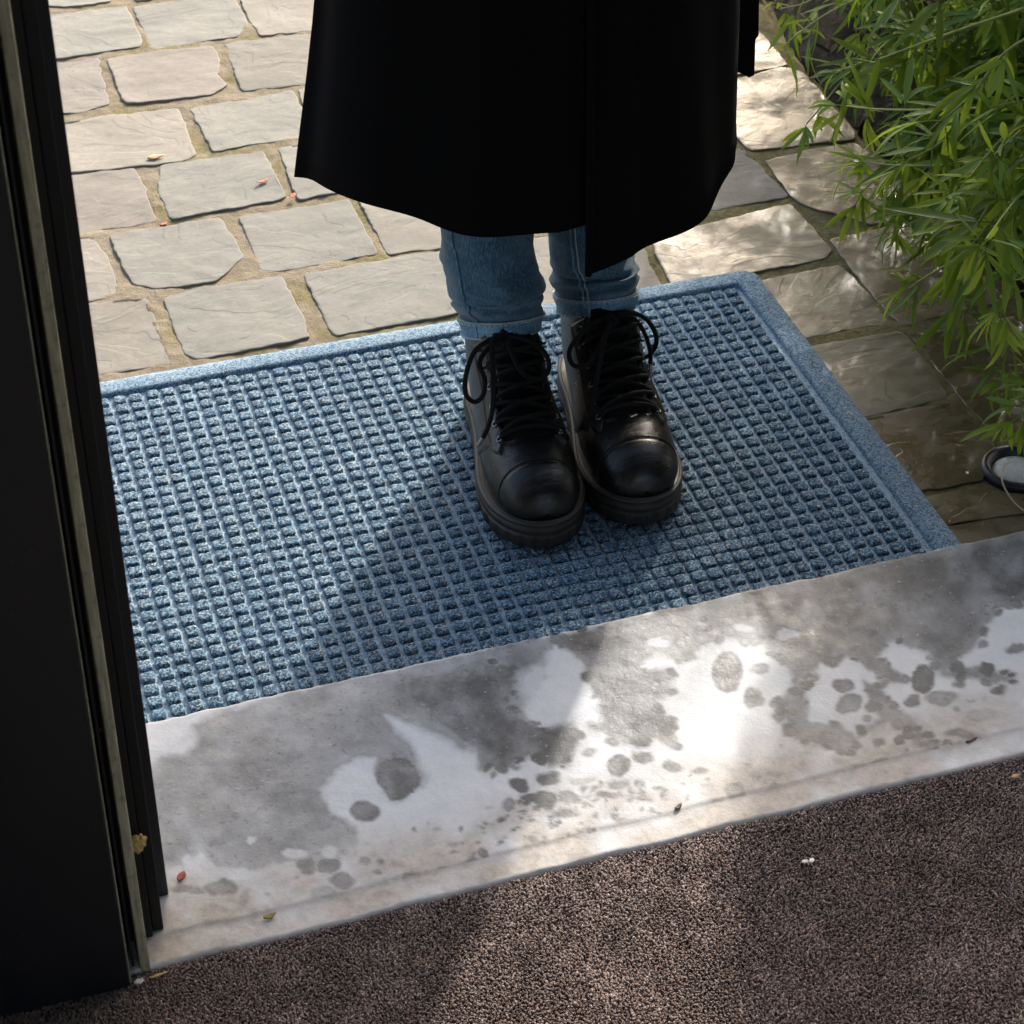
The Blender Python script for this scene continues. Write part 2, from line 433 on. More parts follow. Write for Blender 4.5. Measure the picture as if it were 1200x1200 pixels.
def jag_outline(P, seed, step=.0045, amp=.0022):
    rnd = random.Random(seed); n = len(P); out = []
    for i in range(n):
        a, b = P[i], P[(i+1) % n]; L = (b-a).length; k = max(2, int(L/step)); nrm = Vector((b.y-a.y, a.x-b.x, 0)).normalized()
        for j in range(k):
            t = j/k; q = a.lerp(b, t)
            f = min(1, min(t, 1-t)*L/.012)
            o = (noise.noise(Vector((q.x*38, q.y*38, seed)))*1.5+noise.noise(Vector((q.x*130, q.y*130, seed+9)))*1.1)*amp
            out.append(q+nrm*(o*(.35+.65*f)+.0016))
    # soften the corners
    for _ in range(1):
        out = [out[i]*.76+(out[i-1]+out[(i+1) % len(out)])*.12 for i in range(len(out))]
    return out
STONES = []
def paving_stone(P, mat, seed, lift=0.0):
    P = [Vector((p[0], p[1], 0)) for p in P]
    area = sum(P[i].x*P[(i+1) % len(P)].y-P[(i+1) % len(P)].x*P[i].y for i in range(len(P)))/2
    if area < 0: P.reverse()
    O = jag_outline(P, seed); n = len(O); rnd = random.Random(seed)
    A_ = 0; c = Vector()
    for i in range(n):
        k_ = O[i-1].x*O[i].y-O[i].x*O[i-1].y; A_ += k_; c += (O[i-1]+O[i])*k_
    c = c/(3*A_)
    tx, ty = rnd.uniform(-.004, .004), rnd.uniform(-.004, .004)
    rings = [(1.0, -.025), (1.0, -.0007), (1.0, -.0007), (.990, -.0001), (.975, .0), (.93, 0), (.86, 0), (.77, 0), (.67, 0), (.56, 0), (.44, 0), (.31, 0), (.17, 0)]
    V = []; F = []
    for s, dz in rings:
        for q in O:
            d = q-c; L = d.length
            if s > .9: pq = c+d*(1-(1-s)*min(1, .10/max(L, .01)))
            else: pq = c+d*s
            z = lift+dz+tx*(pq.x-c.x)*2+ty*(pq.y-c.y)*2
            if dz > -.02:
                v1 = noise.noise(Vector((pq.x*9, pq.y*16, seed*1.7)))
                led = math.floor(v1*3.2+.5)/3.2*.6+v1*.4
                z += led*.0012+.0005+noise.noise(Vector((pq.x*45, pq.y*60, seed)))*.0007
            V.append((pq.x, pq.y, z))
    for r in range(len(rings)-1):
        if r == 1: continue
        for i in range(n):
            F.append((r*n+i, r*n+(i+1) % n, (r+1)*n+(i+1) % n, (r+1)*n+i))
    V.append((c.x, c.y, lift)); k = len(V)-1; r = len(rings)-1
    for i in range(n): F.append((r*n+i, r*n+(i+1) % n, k))
    STONES.append(P)
    o = mesh('paving_stone', V, F, mat, pave); return o

G, B_, K, D_, T_, Mi = 'stone_grey', 'stone_beige', 'stone_pink', 'stone_damp', 'stone_tan', 'stone_mid'
TR = [  # outlines traced from the photograph (pixels, all lying on the ground plane)
 (G, [(40, -18), (130, -24), (128, 2), (75, 9), (50, 6)]), (B_, [(140, -26), (258, -40), (266, -12), (160, 0)]),
 (G, [(18, 26), (148, 8), (153, 20), (165, 48), (163, 55), (120, 61), (72, 68), (28, 73)]),
 (G, [(157, 8), (220, 0), (272, -5), (290, 28), (278, 43), (230, 49), (177, 58)]),
 (B_, [(280, -6), (374, -18), (398, 20), (374, 35), (306, 42), (292, 22)]),
 (K, [(26, 82), (115, 69), (119, 90), (127, 122), (115, 125), (97, 131), (40, 136)]),
 (K, [(126, 70), (182, 61), (248, 55), (257, 70), (253, 88), (266, 100), (247, 112), (200, 117), (148, 121), (137, 100)]),
 (B_, [(264, 52), (330, 43), (400, 36), (424, 82), (400, 93), (365, 98), (285, 106), (276, 86)]),
 (B_, [(36, 150), (120, 136), (208, 127), (229, 180), (213, 188), (140, 197), (76, 203), (44, 208)]),
 (G, [(223, 128), (290, 117), (342, 107), (361, 140), (355, 161), (300, 168), (250, 177)]),
 (B_, [(350, 105), (430, 92), (452, 140), (368, 156)]),
 (K, [(44, 212), (157, 197), (167, 217), (182, 259), (140, 266), (86, 275), (52, 281)]),
 (G, [(189, 193), (250, 185), (308, 178), (334, 230), (320, 236), (260, 246), (201, 256), (186, 222)]),
 (G, [(327, 174), (415, 158), (440, 214), (398, 224), (350, 233)]),
 (B_, [(56, 283), (105, 279), (125, 301), (141, 343), (97, 353), (62, 359)]),
 (G, [(130, 277), (200, 266), (258, 257), (272, 278), (285, 302), (262, 321), (252, 329), (180, 339), (160, 335), (146, 316)]),
 (G, [(280, 254), (345, 244), (408, 235), (425, 265), (441, 297), (380, 308), (326, 318), (306, 316)]),
 (B_, [(420, 233), (520, 214), (560, 282), (517, 290), (455, 297)]),
 (B_, [(66, 362), (98, 356), (170, 350), (186, 388), (200, 424), (163, 431), (110, 440), (78, 447)]),
 (G, [(193, 350), (233, 338), (330, 325), (347, 360), (362, 396), (333, 403), (230, 421), (217, 415), (203, 380)]),
 (G, [(357, 322), (440, 308), (527, 294), (566, 362), (480, 378), (394, 393), (386, 384)]),
 (B_, [(538, 294), (640, 278), (748, 270), (752, 286), (764, 316), (780, 345), (600, 372), (578, 362)]),
 (B_, [(530, 212), (640, 196), (690, 250), (660, 266), (575, 280)]), (Mi, [(655, 194), (770, 180), (800, 232), (760, 250), (706, 258)]),
 (Mi, [(763, 283), (800, 271), (852, 257), (926, 240), (937, 252), (955, 272), (974, 294), (968, 303), (925, 311), (885, 319), (800, 345), (786, 330)]),
 (B_, [(785, 186), (868, 173), (895, 200), (923, 230), (880, 238), (837, 247), (812, 236)]),
 (T_, [(850, 97), (917, 80), (940, 86), (968, 117), (1000, 155), (1001, 164), (960, 168), (920, 173), (880, 177), (862, 160)]),
 (T_, [(835, 46), (888, 36), (905, 55), (922, 77), (893, 83), (848, 90)]), (T_, [(815, -10), (872, -20), (884, 28), (832, 40)]),
 (T_, [(897, 188), (950, 176), (1000, 167), (1030, 187), (1055, 214), (1078, 243), (1075, 256), (1020, 263), (1000, 257), (955, 245), (927, 230)]),
 (T_, [(973, 281), (1020, 271), (1060, 262), (1083, 263), (1120, 293), (1180, 351), (1120, 366), (1057, 382), (1033, 357), (1000, 316)]),
 (D_, [(1068, 392), (1130, 382), (1190, 370), (1225, 405), (1262, 450), (1240, 492), (1205, 498), (1167, 510), (1120, 456)]),
 (Mi, [(885, 331), (940, 319), (983, 310), (996, 321), (1020, 348), (1045, 378), (1010, 383), (943, 395), (900, 396)]),
 (Mi, [(930, 408), (1000, 399), (1053, 389), (1064, 399), (1090, 432), (1110, 461), (1105, 467), (1060, 478), (1013, 488), (970, 488)]),
 (D_, [(990, 498), (1060, 482), (1120, 471), (1140, 494), (1164, 524), (1152, 541), (1150, 562), (1077, 575), (1040, 575)]),
 (D_, [(1060, 588), (1110, 579), (1156, 572), (1180, 579), (1215, 582), (1222, 598), (1160, 607), (1108, 616), (1080, 618)]),
 (D_, [(1085, 622), (1150, 611), (1226, 600), (1250, 630), (1150, 660), (1110, 655)]),
 (D_, [(1240, 520), (1300, 505), (1350, 560), (1280, 580)]), (D_, [(1232, 586), (1350, 566), (1380, 600), (1260, 628)]),
]
for i, (mk, P) in enumerate(TR):
    paving_stone([at(x, y) for x, y in P], M[mk], i+3, random.Random(i).uniform(-.001, .0015))
# the same courses go on outside and behind what the photograph shows
def sep_ok(P):
    a0, a1, b0, b1 = min(p[0] for p in P)-.012, max(p[0] for p in P)+.012, min(p[1] for p in P)-.010, max(p[1] for p in P)+.010
    for Q in STONES:
        if any(a0 < q.x < a1 and b0 < q.y < b1 for q in Q): return False
        cx = sum(q.x for q in Q)/len(Q); cy = sum(q.y for q in Q)/len(Q)
        if cx < a0-.25 or cx > a1+.25 or cy < b0-.2 or cy > b1+.2: continue
        for i in range(13):
            for j in range(9):
                x, y = a0+(a1-a0)*i/12, b0+(b1-b0)*j/8
                ins = False; n = len(Q)
                for k in range(n):
                    p, q = Q[k], Q[(k+1) % n]
                    if (p.y > y) != (q.y > y) and x < (q.x-p.x)*(y-p.y)/(q.y-p.y)+p.x: ins = not ins
                if ins: return False
    return True
yy = -.55; row = 0
while yy < 2.2:
    h = random.uniform(.105, .125); xx = -2.0+random.uniform(0, .15)
    while xx < 1.0:
        ww = random.uniform(.15, .23); j = lambda: random.uniform(-.006, .006)
        P = [(xx+j(), yy+j(), 0), (xx+ww+j(), yy+j(), 0), (xx+ww+j(), yy+h+j(), 0), (xx+j(), yy+h+j(), 0)]
        if xx+ww < float(bed_x(yy+h/2))-.01 and not (-.8 < xx+ww/2 < .06 and -.56 < yy+h/2 < .03) and sep_ok(P):
            paving_stone(P, M[random.choice([G, B_, K, G, B_])], 900+row*40+int(xx*50), 0)
        xx += ww+.018
    yy += h+.017; row += 1

def settle_mortar():
    me = pave.data; n = len(me.vertices); co = np.empty(n*3, np.float32); me.vertices.foreach_get('co', co); co = co.reshape(-1, 3)
    for Q in STONES:
        P = [(q.x, q.y) for q in Q]; a = np.array(P)
        k = np.where((co[:, 0] > a[:, 0].min()) & (co[:, 0] < a[:, 0].max()) & (co[:, 1] > a[:, 1].min()) & (co[:, 1] < a[:, 1].max()))[0]
        if len(k) == 0: continue
        sd = poly_sd(co[k, 0].astype(float), co[k, 1].astype(float), P); co[k, 2] -= .008*np.clip((sd-.003)/.004, 0, 1)
    me.vertices.foreach_set('co', co.ravel()); me.update()

# ------------------------------------------------------------------ doorstep
def px_blobs():
    big = [  # (value, polygon) damp areas
     (.66, [(172, 900), (236, 842), (330, 812), (420, 792), (520, 770), (610, 750), (655, 742), (640, 790), (612, 830), (640, 868), (629, 883), (608, 892), (588, 905), (567, 904), (562, 887), (512, 862), (450, 838), (470, 862), (483, 879), (500, 908), (490, 925), (467, 938), (448, 930), (440, 905), (442, 888), (421, 887), (395, 905), (377, 927), (392, 954), (417, 971), (417, 992), (400, 1008), (380, 1022), (350, 1010), (308, 1021), (254, 1019), (233, 1000), (212, 1017), (190, 1022), (172, 960)]),
     (.95, [(480, 795), (560, 770), (600, 790), (600, 830), (630, 855), (672, 845), (678, 872), (664, 899), (642, 899), (629, 885), (608, 893), (588, 905), (561, 899), (556, 880), (510, 845), (480, 825)]),
     (.9, [(650, 745), (720, 730), (800, 712), (830, 735), (800, 745), (767, 766), (750, 780), (788, 788), (788, 807), (761, 829), (783, 840), (799, 867), (788, 880), (767, 864), (729, 872), (693, 856), (707, 829), (690, 800), (680, 775)]),
     (.72, [(700, 735), (800, 710), (900, 688), (905, 745), (870, 750), (840, 745), (800, 775), (760, 765)]),
     (.85, [(880, 690), (1000, 662), (1200, 618), (1230, 615), (1230, 700), (1172, 712), (1150, 745), (1120, 775), (1113, 785), (1150, 780), (1189, 793), (1192, 802), (1150, 800), (1100, 790), (1085, 770), (1040, 752), (1027, 769), (1054, 791), (1056, 803), (1040, 800), (1021, 785), (990, 772), (960, 778), (940, 802), (945, 825), (930, 835), (907, 834), (924, 812), (930, 795), (915, 775), (897, 753), (870, 735)]),
     (.85, [(912, 829), (945, 815), (950, 845), (985, 848), (1003, 865), (1004, 880), (989, 883), (978, 872), (951, 873), (929, 867), (925, 848)]),
     (.85, [(1012, 795), (1030, 800), (1040, 822), (1065, 838), (1080, 850), (1086, 866), (1108, 877), (1096, 884), (1070, 873), (1056, 852), (1040, 850), (1010, 862), (1003, 868), (1005, 855), (1030, 845), (1020, 830)]),
    ]
    dots = [(467, 912, 26, 24, .85), (427, 952, 16, 12, .8), (598, 944, 8, 7, .6), (608, 921, 10, 9, .9), (620, 936, 12, 7, .9), (637, 938, 14, 12, .95), (642, 911, 15, 8, .85), (666, 934, 16, 8, .8), (661, 953, 18, 4, .8), (591, 960, 4, 4, .9),
     (693, 884, 10, 5, .5), (680, 914, 15, 5, .4), (723, 896, 13, 13, .85), (753, 888, 12, 10, .85), (786, 899, 12, 7, .85), (818, 903, 10, 4, .85), (723, 918, 15, 6, .6), (712, 933, 16, 5, .7), (753, 937, 10, 4, .8), (777, 931, 4, 4, .8), (830, 916, 4, 4, .9), (861, 928, 13, 9, .8), (842, 938, 7, 6, .7), (888, 912, 5, 4, .7), (907, 907, 12, 4, .7), (783, 970, 8, 4, .7),
     (853, 788, 19, 24, .92), (884, 819, 11, 10, .9), (891, 785, 11, 7, .55), (989, 804, 11, 9, .75), (994, 826, 16, 12, .7), (1081, 797, 15, 16, .95), (1070, 821, 9, 8, .85), (1103, 818, 20, 9, .6), (1030, 868, 7, 6, .9), (1053, 867, 7, 6, .9), (1062, 880, 3, 3, .8), (1130, 861, 22, 5, .8), (1035, 894, 11, 7, .7), (1190, 760, 12, 6, .8), (1150, 840, 20, 8, .35),
     (223, 1044, 20, 6, .7), (260, 1040, 20, 9, .75), (287, 1052, 6, 11, .6), (258, 1067, 13, 6, .4), (400, 1033, 14, 9, .75), (380, 1048, 16, 8, .4), (428, 1010, 8, 5, .7), (446, 1010, 5, 4, .8), (441, 1020, 6, 4, .7), (485, 1029, 13, 7, .7), (455, 1036, 10, 5, .5), (552, 1012, 9, 7, .8), (567, 1002, 8, 6, .8), (517, 1018, 7, 5, .6), (358, 1014, 13, 10, .85), (385, 1015, 13, 9, .85), (317, 1070, 6, 4, .7), (612, 1000, 9, 4, .7), (625, 985, 5, 4, .8), (414, 1032, 4, 3, .7)]
    rd = random.Random(3)
    for bi, (val, P) in enumerate(big):
        for i in range(len(P)):
            (x0, y0), (x1, y1) = P[i], P[(i+1) % len(P)]; L = math.hypot(x1-x0, y1-y0)
            for k in range(int(L/13)+1):
                u = rd.random(); x, y = x0+(x1-x0)*u+rd.gauss(0, 3), y0+(y1-y0)*u+rd.gauss(0, 3)
                if y < 1060-.22*(x-170)-235 or x < 570 or rd.random() < .4: continue
                r_ = rd.uniform(3.5, 10); dots.append((x, y, r_*rd.uniform(.9, 1.3), r_*rd.uniform(.6, .9), min(.95, val+rd.uniform(-.15, .12))))
    for i in range(120):
        x = rd.gauss(690, 70); y = 985-.23*(x-620)+rd.uniform(-48, 8); dots.append((x, y, rd.uniform(1.8, 5), rd.uniform(1.4, 3.4), rd.uniform(.7, .98)))
    for i in range(45):
        x = rd.uniform(260, 1180); y = 1085-.248*(x-260)-rd.uniform(22, 62); dots.append((x, y, rd.uniform(1.5, 5), rd.uniform(1.2, 3), rd.uniform(.3, .7)))
    dry = [(294, 985, 6, 5), (344, 1000, 15, 6), (385, 1000, 10, 7), (221, 1008, 6, 9), (690, 833, 18, 17), (640, 800, 34, 22), (205, 870, 26, 18), (655, 770, 16, 10), (770, 752, 14, 5), (870, 735, 10, 4), (1060, 770, 26, 8), (925, 745, 12, 5)]  # dry spots, plus sunlit patches painted pale at the left corner and middle
    return big, dots, dry
def poly_sd(px, py, P):
    n = len(P); ins = np.zeros(px.shape, bool); d = np.full(px.shape, 1e9)
    for i in range(n):
        (x0, y0), (x1, y1) = P[i], P[(i+1) % n]
        c = ((y0 > py) != (y1 > py)) & (px < (x1-x0)*(py-y0)/((y1-y0) or 1e-9)+x0); ins ^= c
        dx, dy = x1-x0, y1-y0; t = np.clip(((px-x0)*dx+(py-y0)*dy)/(dx*dx+dy*dy), 0, 1)
        d = np.minimum(d, np.hypot(px-x0-t*dx, py-y0-t*dy))
    return np.where(ins, d, -d)
settle_mortar()
STEP_Z = .05
us = np.concatenate([np.linspace(-.5, -.12, 20)[:-1], np.arange(-.12, .97, .0019), np.linspace(.97, 1.7, 30)])
prof = [(0, -.062), (0, -.03), (0, -.008), (.0008, -.003), (.003, -.0006)]
vs_ = prof+[(v, 0) for v in np.arange(.0045, .2505, .0019)]+[(.2515, -.0003), (.253, -.0008), (.255, -.0011)]+[(v, -.0013) for v in np.arange(.257, .279, .0019)]+[(.2800, -.0022), (.2822, -.006), (.2825, -.02), (.2825, -.06)]
vv = np.array([v[0] for v in vs_]); zz = np.array([v[1] for v in vs_])
U, Vv = np.meshgrid(us, vv); _, ZZ = np.meshgrid(us, zz)
wob = (fbm(us*25, us*0+3.3, 4)-.5)*.006+(fbm(us*120, us*0+1.3, 3)-.5)*.003
wob2 = (fbm(us*18, us*0+8.3, 4)-.5)*.006
VV = Vv + wob[None, :]*np.clip(1-Vv/.05, 0, 1) + wob2[None, :]*np.clip((Vv-.2)/.05, 0, 1)
X = EDGE0.x+EDGED.x*U+EDGEN.x*VV; Y = EDGE0.y+EDGED.y*U+EDGEN.y*VV
Zs = STEP_Z+ZZ+.0022*(fbm(X*9, Y*9)-.5)+.0007*(fbm(X*70, Y*70)-.5)
Vs = np.stack([X.ravel(), Y.ravel(), Zs.ravel()], 1)
PX, PY = topx(np.stack([X.ravel(), Y.ravel(), np.full(X.size, STEP_Z)], 1))
big, dots, dry = px_blobs()
qx = PX+11*(fbm(PX/20, PY/20, 3)-.5)+3*(fbm(PX/4, PY/4, 2)-.5); qy = PY+11*(fbm(PX/20+40, PY/20, 3)-.5)+3*(fbm(PX/4+9, PY/4, 2)-.5)
wet = np.zeros(PX.shape); ring = np.zeros(PX.shape)
for val, P in big:
    sd = poly_sd(qx, qy, P); soft = 2.0+9*fbm(PX/60, PY/60, 2)**3
    wet = np.maximum(wet, val*(.62*np.clip(.5+sd/(2*soft), 0, 1)+.38*np.clip(.35+sd/26, 0, 1))); ring = np.maximum(ring, .5*val*np.exp(-((sd-4)/3.0)**2)*(fbm(PX/30+5, PY/30, 2) > .45))
for x, y, rx, ry, val in dots:
    mk = (abs(qx-x) < rx*2.2+4) & (abs(qy-y) < ry*2.2+4)
    r = np.hypot((qx[mk]-x)/rx, (qy[mk]-y)/ry); sd = (1-r)*min(rx, ry)
    wet[mk] = np.maximum(wet[mk], val*np.clip(.5+sd/3.4, 0, 1)); ring[mk] = np.maximum(ring[mk], .75*val*np.exp(-((sd-2.0)/1.5)**2))
    if val > .8 and rx > 8: ring[mk] = np.maximum(ring[mk], .5*np.exp(-((sd-min(rx, ry)*.75)/2.5)**2))
for x, y, rx, ry in dry:
    r = np.hypot((qx-x)/rx, (qy-y)/ry); k = np.clip((1.25-r)/.5, 0, 1)*.8; wet *= 1-k; ring *= 1-k
wet = np.clip(wet*(.62+.88*fbm(PX/34, PY/30, 5))+.16*(fbm(PX/45, PY/45, 4) > .62)*0, 0, 1)
vflat = VV.ravel()
dirt = np.clip((vflat-.175)/.06, 0, 1)*.70*np.clip((fbm(PX/45, PY/32, 4)-.22)*2.8, 0, 1)
dirt = np.maximum(dirt, .5*np.exp(-((vflat-.2525)/.0035)**2)*np.clip((fbm(PX/25, PY/40, 3)-.3)*2.5, 0, 1)); dirt[vflat > .2775] = .35
wet[vflat > .2525] *= .15; ring[vflat > .2525] *= .1
nx, ny = len(us), len(vv); ii = np.arange(nx*ny).reshape(ny, nx)
Fs = np.stack([ii[:-1, :-1].ravel(), ii[1:, :-1].ravel(), ii[1:, 1:].ravel(), ii[:-1, 1:].ravel()], 1)
step = npmesh('doorstep', Vs, Fs, M['step'], None, {'wet': wet, 'ring': np.clip(ring, 0, 1), 'dirt': dirt})
tag(step, 'long grey stone doorstep with dark water stains between the blue mat and the brown carpet', 'doorstep')

# ------------------------------------------------------------------ carpet inside
CZ = .0442
c0 = EDGE0+EDGEN*.2826-EDGED*1.6; c1 = c0+EDGED*4.5
car = mesh('carpet', [(c0.x, c0.y, CZ), (c1.x, c1.y, CZ), (c1.x, -4.2, CZ), (c0.x, -4.2, CZ)], [(0, 3, 2, 1)], M['carpet'], None, False); car['kind'] = 'structure'
def pile():
    p = .0018; gx = np.arange(-1.12, .32, p); gy = np.arange(0.0, .37, p)
    A, B = np.meshgrid(gx, gy); A = A.ravel()+rng.uniform(-.5, .5, A.size)*p*1.3; B = B.ravel()+rng.uniform(-.5, .5, B.size)*p*1.3
    B = np.maximum(B, -.001)
    x = A; y = EDGE0.y+(A-EDGE0.x)*EDGED.y/EDGED.x-.2835-B
    px, py = topx(np.stack([x, y, np.full(x.size, CZ)], 1)); k = (px > -60) & (px < 1260) & (py < 1270); x, y = x[k], y[k]
    n = len(x); h = rng.uniform(.0026, .0037, n); r = rng.uniform(.0010, .0016, n); an = rng.uniform(0, 6.28, n)
    wx = .0018*(fbm(x*40, y*40, 3)-.5)*2; wy = .0018*(fbm(x*40+70, y*40, 3)-.5)*2
    lx = rng.normal(0, .0013, n)+wx; ly = rng.normal(0, .0013, n)+wy
    Vt = np.zeros((n, 7, 3))
    for j in range(3):
        q = an+j*2*math.pi/3
        Vt[:, j, 0] = x+np.cos(q)*r; Vt[:, j, 1] = y+np.sin(q)*r; Vt[:, j, 2] = CZ-.0006
        Vt[:, 3+j, 0] = x+lx*.6+np.cos(q+.4)*r*.8; Vt[:, 3+j, 1] = y+ly*.6+np.sin(q+.4)*r*.8; Vt[:, 3+j, 2] = CZ+h*.75
    Vt[:, 6, 0] = x+lx; Vt[:, 6, 1] = y+ly; Vt[:, 6, 2] = CZ+h
    base = np.arange(n)[:, None]*7
    tris = []
    for j in range(3):
        a, b = j, (j+1) % 3
        tris += [(a, b, 3+b), (a, 3+b, 3+a), (3+a, 3+b, 6)]
    Fq = (base[:, None, :]+np.array(tris)[None]).reshape(-1, 3)
    sh = np.clip(rng.beta(1.7, 2.4, n)*.95+.3*(fbm(x*35, y*35, 3)-.5), 0, 1)
    o = npmesh('carpet_pile', Vt.reshape(-1, 3), Fq, M['pile'], None, {'shade': np.repeat(sh, 7)})
    o['kind'] = 'stuff'; o['label'] = 'short brown carpet pile inside the doorway'; o['category'] = 'carpet pile'
pile()

# ------------------------------------------------------------------ door mat
S = .0175; NC, NR = 46, 31
mat_root = empty('doormat', (0, 0, 0))
tag(mat_root, 'blue ribbed doormat of small square nubs under the black boots', 'doormat')
X1, X0, Y1, Y0 = .0455, -(NC-1)*S-.0455, .0425, -.5525
def rrect(x0, x1, y0, y1, r, k=8):
    P = []
    for cx, cy, a in ((x1-r, y1-r, 0), (x0+r, y1-r, 90), (x0+r, y0+r, 180), (x1-r, y0+r, 270)):
        for j in range(k+1):
            q = R(a+90*j/k); P.append((cx+r*math.cos(q), cy+r*math.sin(q)))
    return P
def mat_base():
    rings = []
    IX1, IX0, IY1, IY0 = .0125, -(NC-1)*S-.0125, .0105, -(NR-1)*S-.0115
    def dens(P, m=24):
        out = []
        for i in range(len(P)):
            a, b = Vector((*P[i], 0)), Vector((*P[(i+1) % len(P)], 0)); L = (b-a).length
            k = max(1, int(L/.006))
            for j in range(k): out.append(a.lerp(b, j/k))
        return out
    # rings share counts because every ring is an inset of the same rounded rectangle
    def ring_(ins, z, rad): 
        P = rrect(X0+ins, X1-ins, Y0+ins, Y1-ins, rad); return [(x, y, z) for x, y in P]
    base = dens(rrect(X0, X1, Y0, Y1, .02)); n = len(base)
    W = .5*((X1-IX1)+(Y1-IY1)); V = []; F = []
    cx, cy = (X0+X1)/2, (Y0+Y1)/2
    lev = [(0, 0.0005), (0, .003), (.02, .0048), (.08, .0078), (.40, .0098), (.80, .0104), (.90, .0100), (.955, .0080), (.965, .0040), (1.04, .0036)]
    rin = dens(rrect(IX0, IX1, IY0, IY1, .006)); 
    # pair each outer point with the closest point of the inner rounded rectangle
    def inner(p):
        x = min(max(p.x, IX0+.002), IX1-.002); y = min(max(p.y, IY0+.002), IY1-.002)
        if p.x > IX1: x = IX1
        if p.x < IX0: x = IX0
        if p.y > IY1: y = IY1
        if p.y < IY0: y = IY0
        q = Vector((x, y, 0)); ccx = min(max(q.x, IX0+.006), IX1-.006); ccy = min(max(q.y, IY0+.006), IY1-.006)
        d = q-Vector((ccx, ccy, 0))
        if d.length > .006: q = Vector((ccx, ccy, 0))+d.normalized()*.006
        return q
    inn = [inner(p) for p in base]
    for f, z in lev:
        for a, b in zip(base, inn):
            q = a.lerp(b, f); zz_ = z+(noise.noise(Vector((q.x*300, q.y*300, 2)))*.0006 if z > .004 else 0)
            V.append((q.x, q.y, zz_))
    for r in range(len(lev)-1):
        for i in range(n): F.append((r*n+i, r*n+(i+1) % n, (r+1)*n+(i+1) % n, (r+1)*n+i))
    o = mesh('border', V, F, [M['rubber'], M['border']], mat_root, True, [0 if r < 1 else 1 for r in range(len(lev)-1) for i in range(n)])
    # the sunken base between the nubs
    gx = np.arange(IX0-.004, IX1+.004, .0025); gy = np.arange(IY0-.004, IY1+.004, .0025)
    o2 = grid_mesh('base', gx, gy, lambda X, Y: .0042+.0011*(fbm(X*350, Y*350, 2)-.5), M['channel'], mat_root)
mat_base()
def nub_mesh(seed):
    rnd = random.Random(seed); hx, hy, H = .0066, .0070, .0047
    V = []; F = []; k = 5
    lev = [(1.0, 0), (1.02, .35), (1.0, .72), (.92, .95), (.62, 1.03)]
    per = []
    for i in range(6): per.append((-1+2*i/6, -1))
    for i in range(4): per.append((1, -1+2*i/4))
    for i in range(6): per.append((1-2*i/6, 1))
    for i in range(4): per.append((-1, 1-2*i/4))
    n = len(per)
    for s, z in lev:
        for x, y in per:
            q = 1-.10*(abs(x)*abs(y))**2
            scal = 1+(.10*math.cos(x*math.pi*3) if abs(y) == 1 else 0)*(.5 if z < .9 else .2)   # tufts along the front
            jx, jy, jz = rnd.uniform(-.0005, .0005), rnd.uniform(-.0006, .0006), rnd.uniform(-.0006, .0006)
            V.append((x*hx*s*q+jx, y*hy*s*q*scal+jy, z*H+(jz if z > 0 else -.001)))
    for r in range(len(lev)-1):
        for i in range(n): F.append((r*n+i, r*n+(i+1) % n, (r+1)*n+(i+1) % n, (r+1)*n+i))
    V.append((0, 0, H*1.04)); c = len(V)-1
    for i in range(n): F.append(((len(lev)-1)*n+i, (len(lev)-1)*n+(i+1) % n, c))
    return V, F
NUBS = [nub_mesh(50+i) for i in range(8)]
nub_me = []
for i, (v, f) in enumerate(NUBS):
    me = bpy.data.meshes.new('nub'); me.from_pydata(v, [], f); me.update(); me.materials.append(M['nub'])
    me.polygons.foreach_set('use_smooth', [True]*len(me.polygons)); nub_me.append(me)
def nub_xf(i, j):
    x, y = -i*S, -j*S; sx = sy = 1.0; sz = random.uniform(.92, 1.08)
    # trodden down in front of the boots
    d = math.hypot((x+.27)/.16, (y+.43)/.055)
    if d < 1: sx += .30*(1-d)**.5; sy += .16*(1-d)**.5; sz *= 1-.3*(1-d)
    bend = .0022*math.sin(x*9+y*4)+random.uniform(-.0005, .0005)
    return x+bend, y+random.uniform(-.0005, .0005), sx*random.uniform(.95, 1.04), sy*random.uniform(.95, 1.04), sz
cells = [(i, j) for i in range(NC) for j in range(NR)]
xf = {c: nub_xf(*c) for c in cells}
def vis(c):
    px, py = topx((xf[c][0], xf[c][1], .01)); px = float(px); py = float(py)
    lim = 45+155*py/1065+4
    return px > lim and px < 1200 and not (535 < px < 800 and 380 < py < 630)
order = sorted([c for c in cells if vis(c) and c[1] < 30], key=lambda c: (Vector((xf[c][0], xf[c][1], 0))-CAM).length)
single = set(order[:300])
rest = []
for c in cells:
    x, y, sx, sy, sz = xf[c]; k = (c[0]*7+c[1]*13+c[0]*c[1]) % 8; fl = -1 if (c[0]+c[1]) % 2 else 1
    if c in single:
        o = bpy.data.objects.new('nub', nub_me[k]); COL.objects.link(o); o.parent = mat_root
        o.location = (x, y, .0040); o.scale = (sx, sy, sz)
    else:
        rest.append(([(v[0]*sx+x, v[1]*sy+y, v[2]*sz+.0040) for v in NUBS[k][0]], NUBS[k][1]))
V, F = join(rest); o = mesh('nub', V, F, M['nub'], mat_root); o['kind'] = 'stuff'
del rest

exec_parts = True
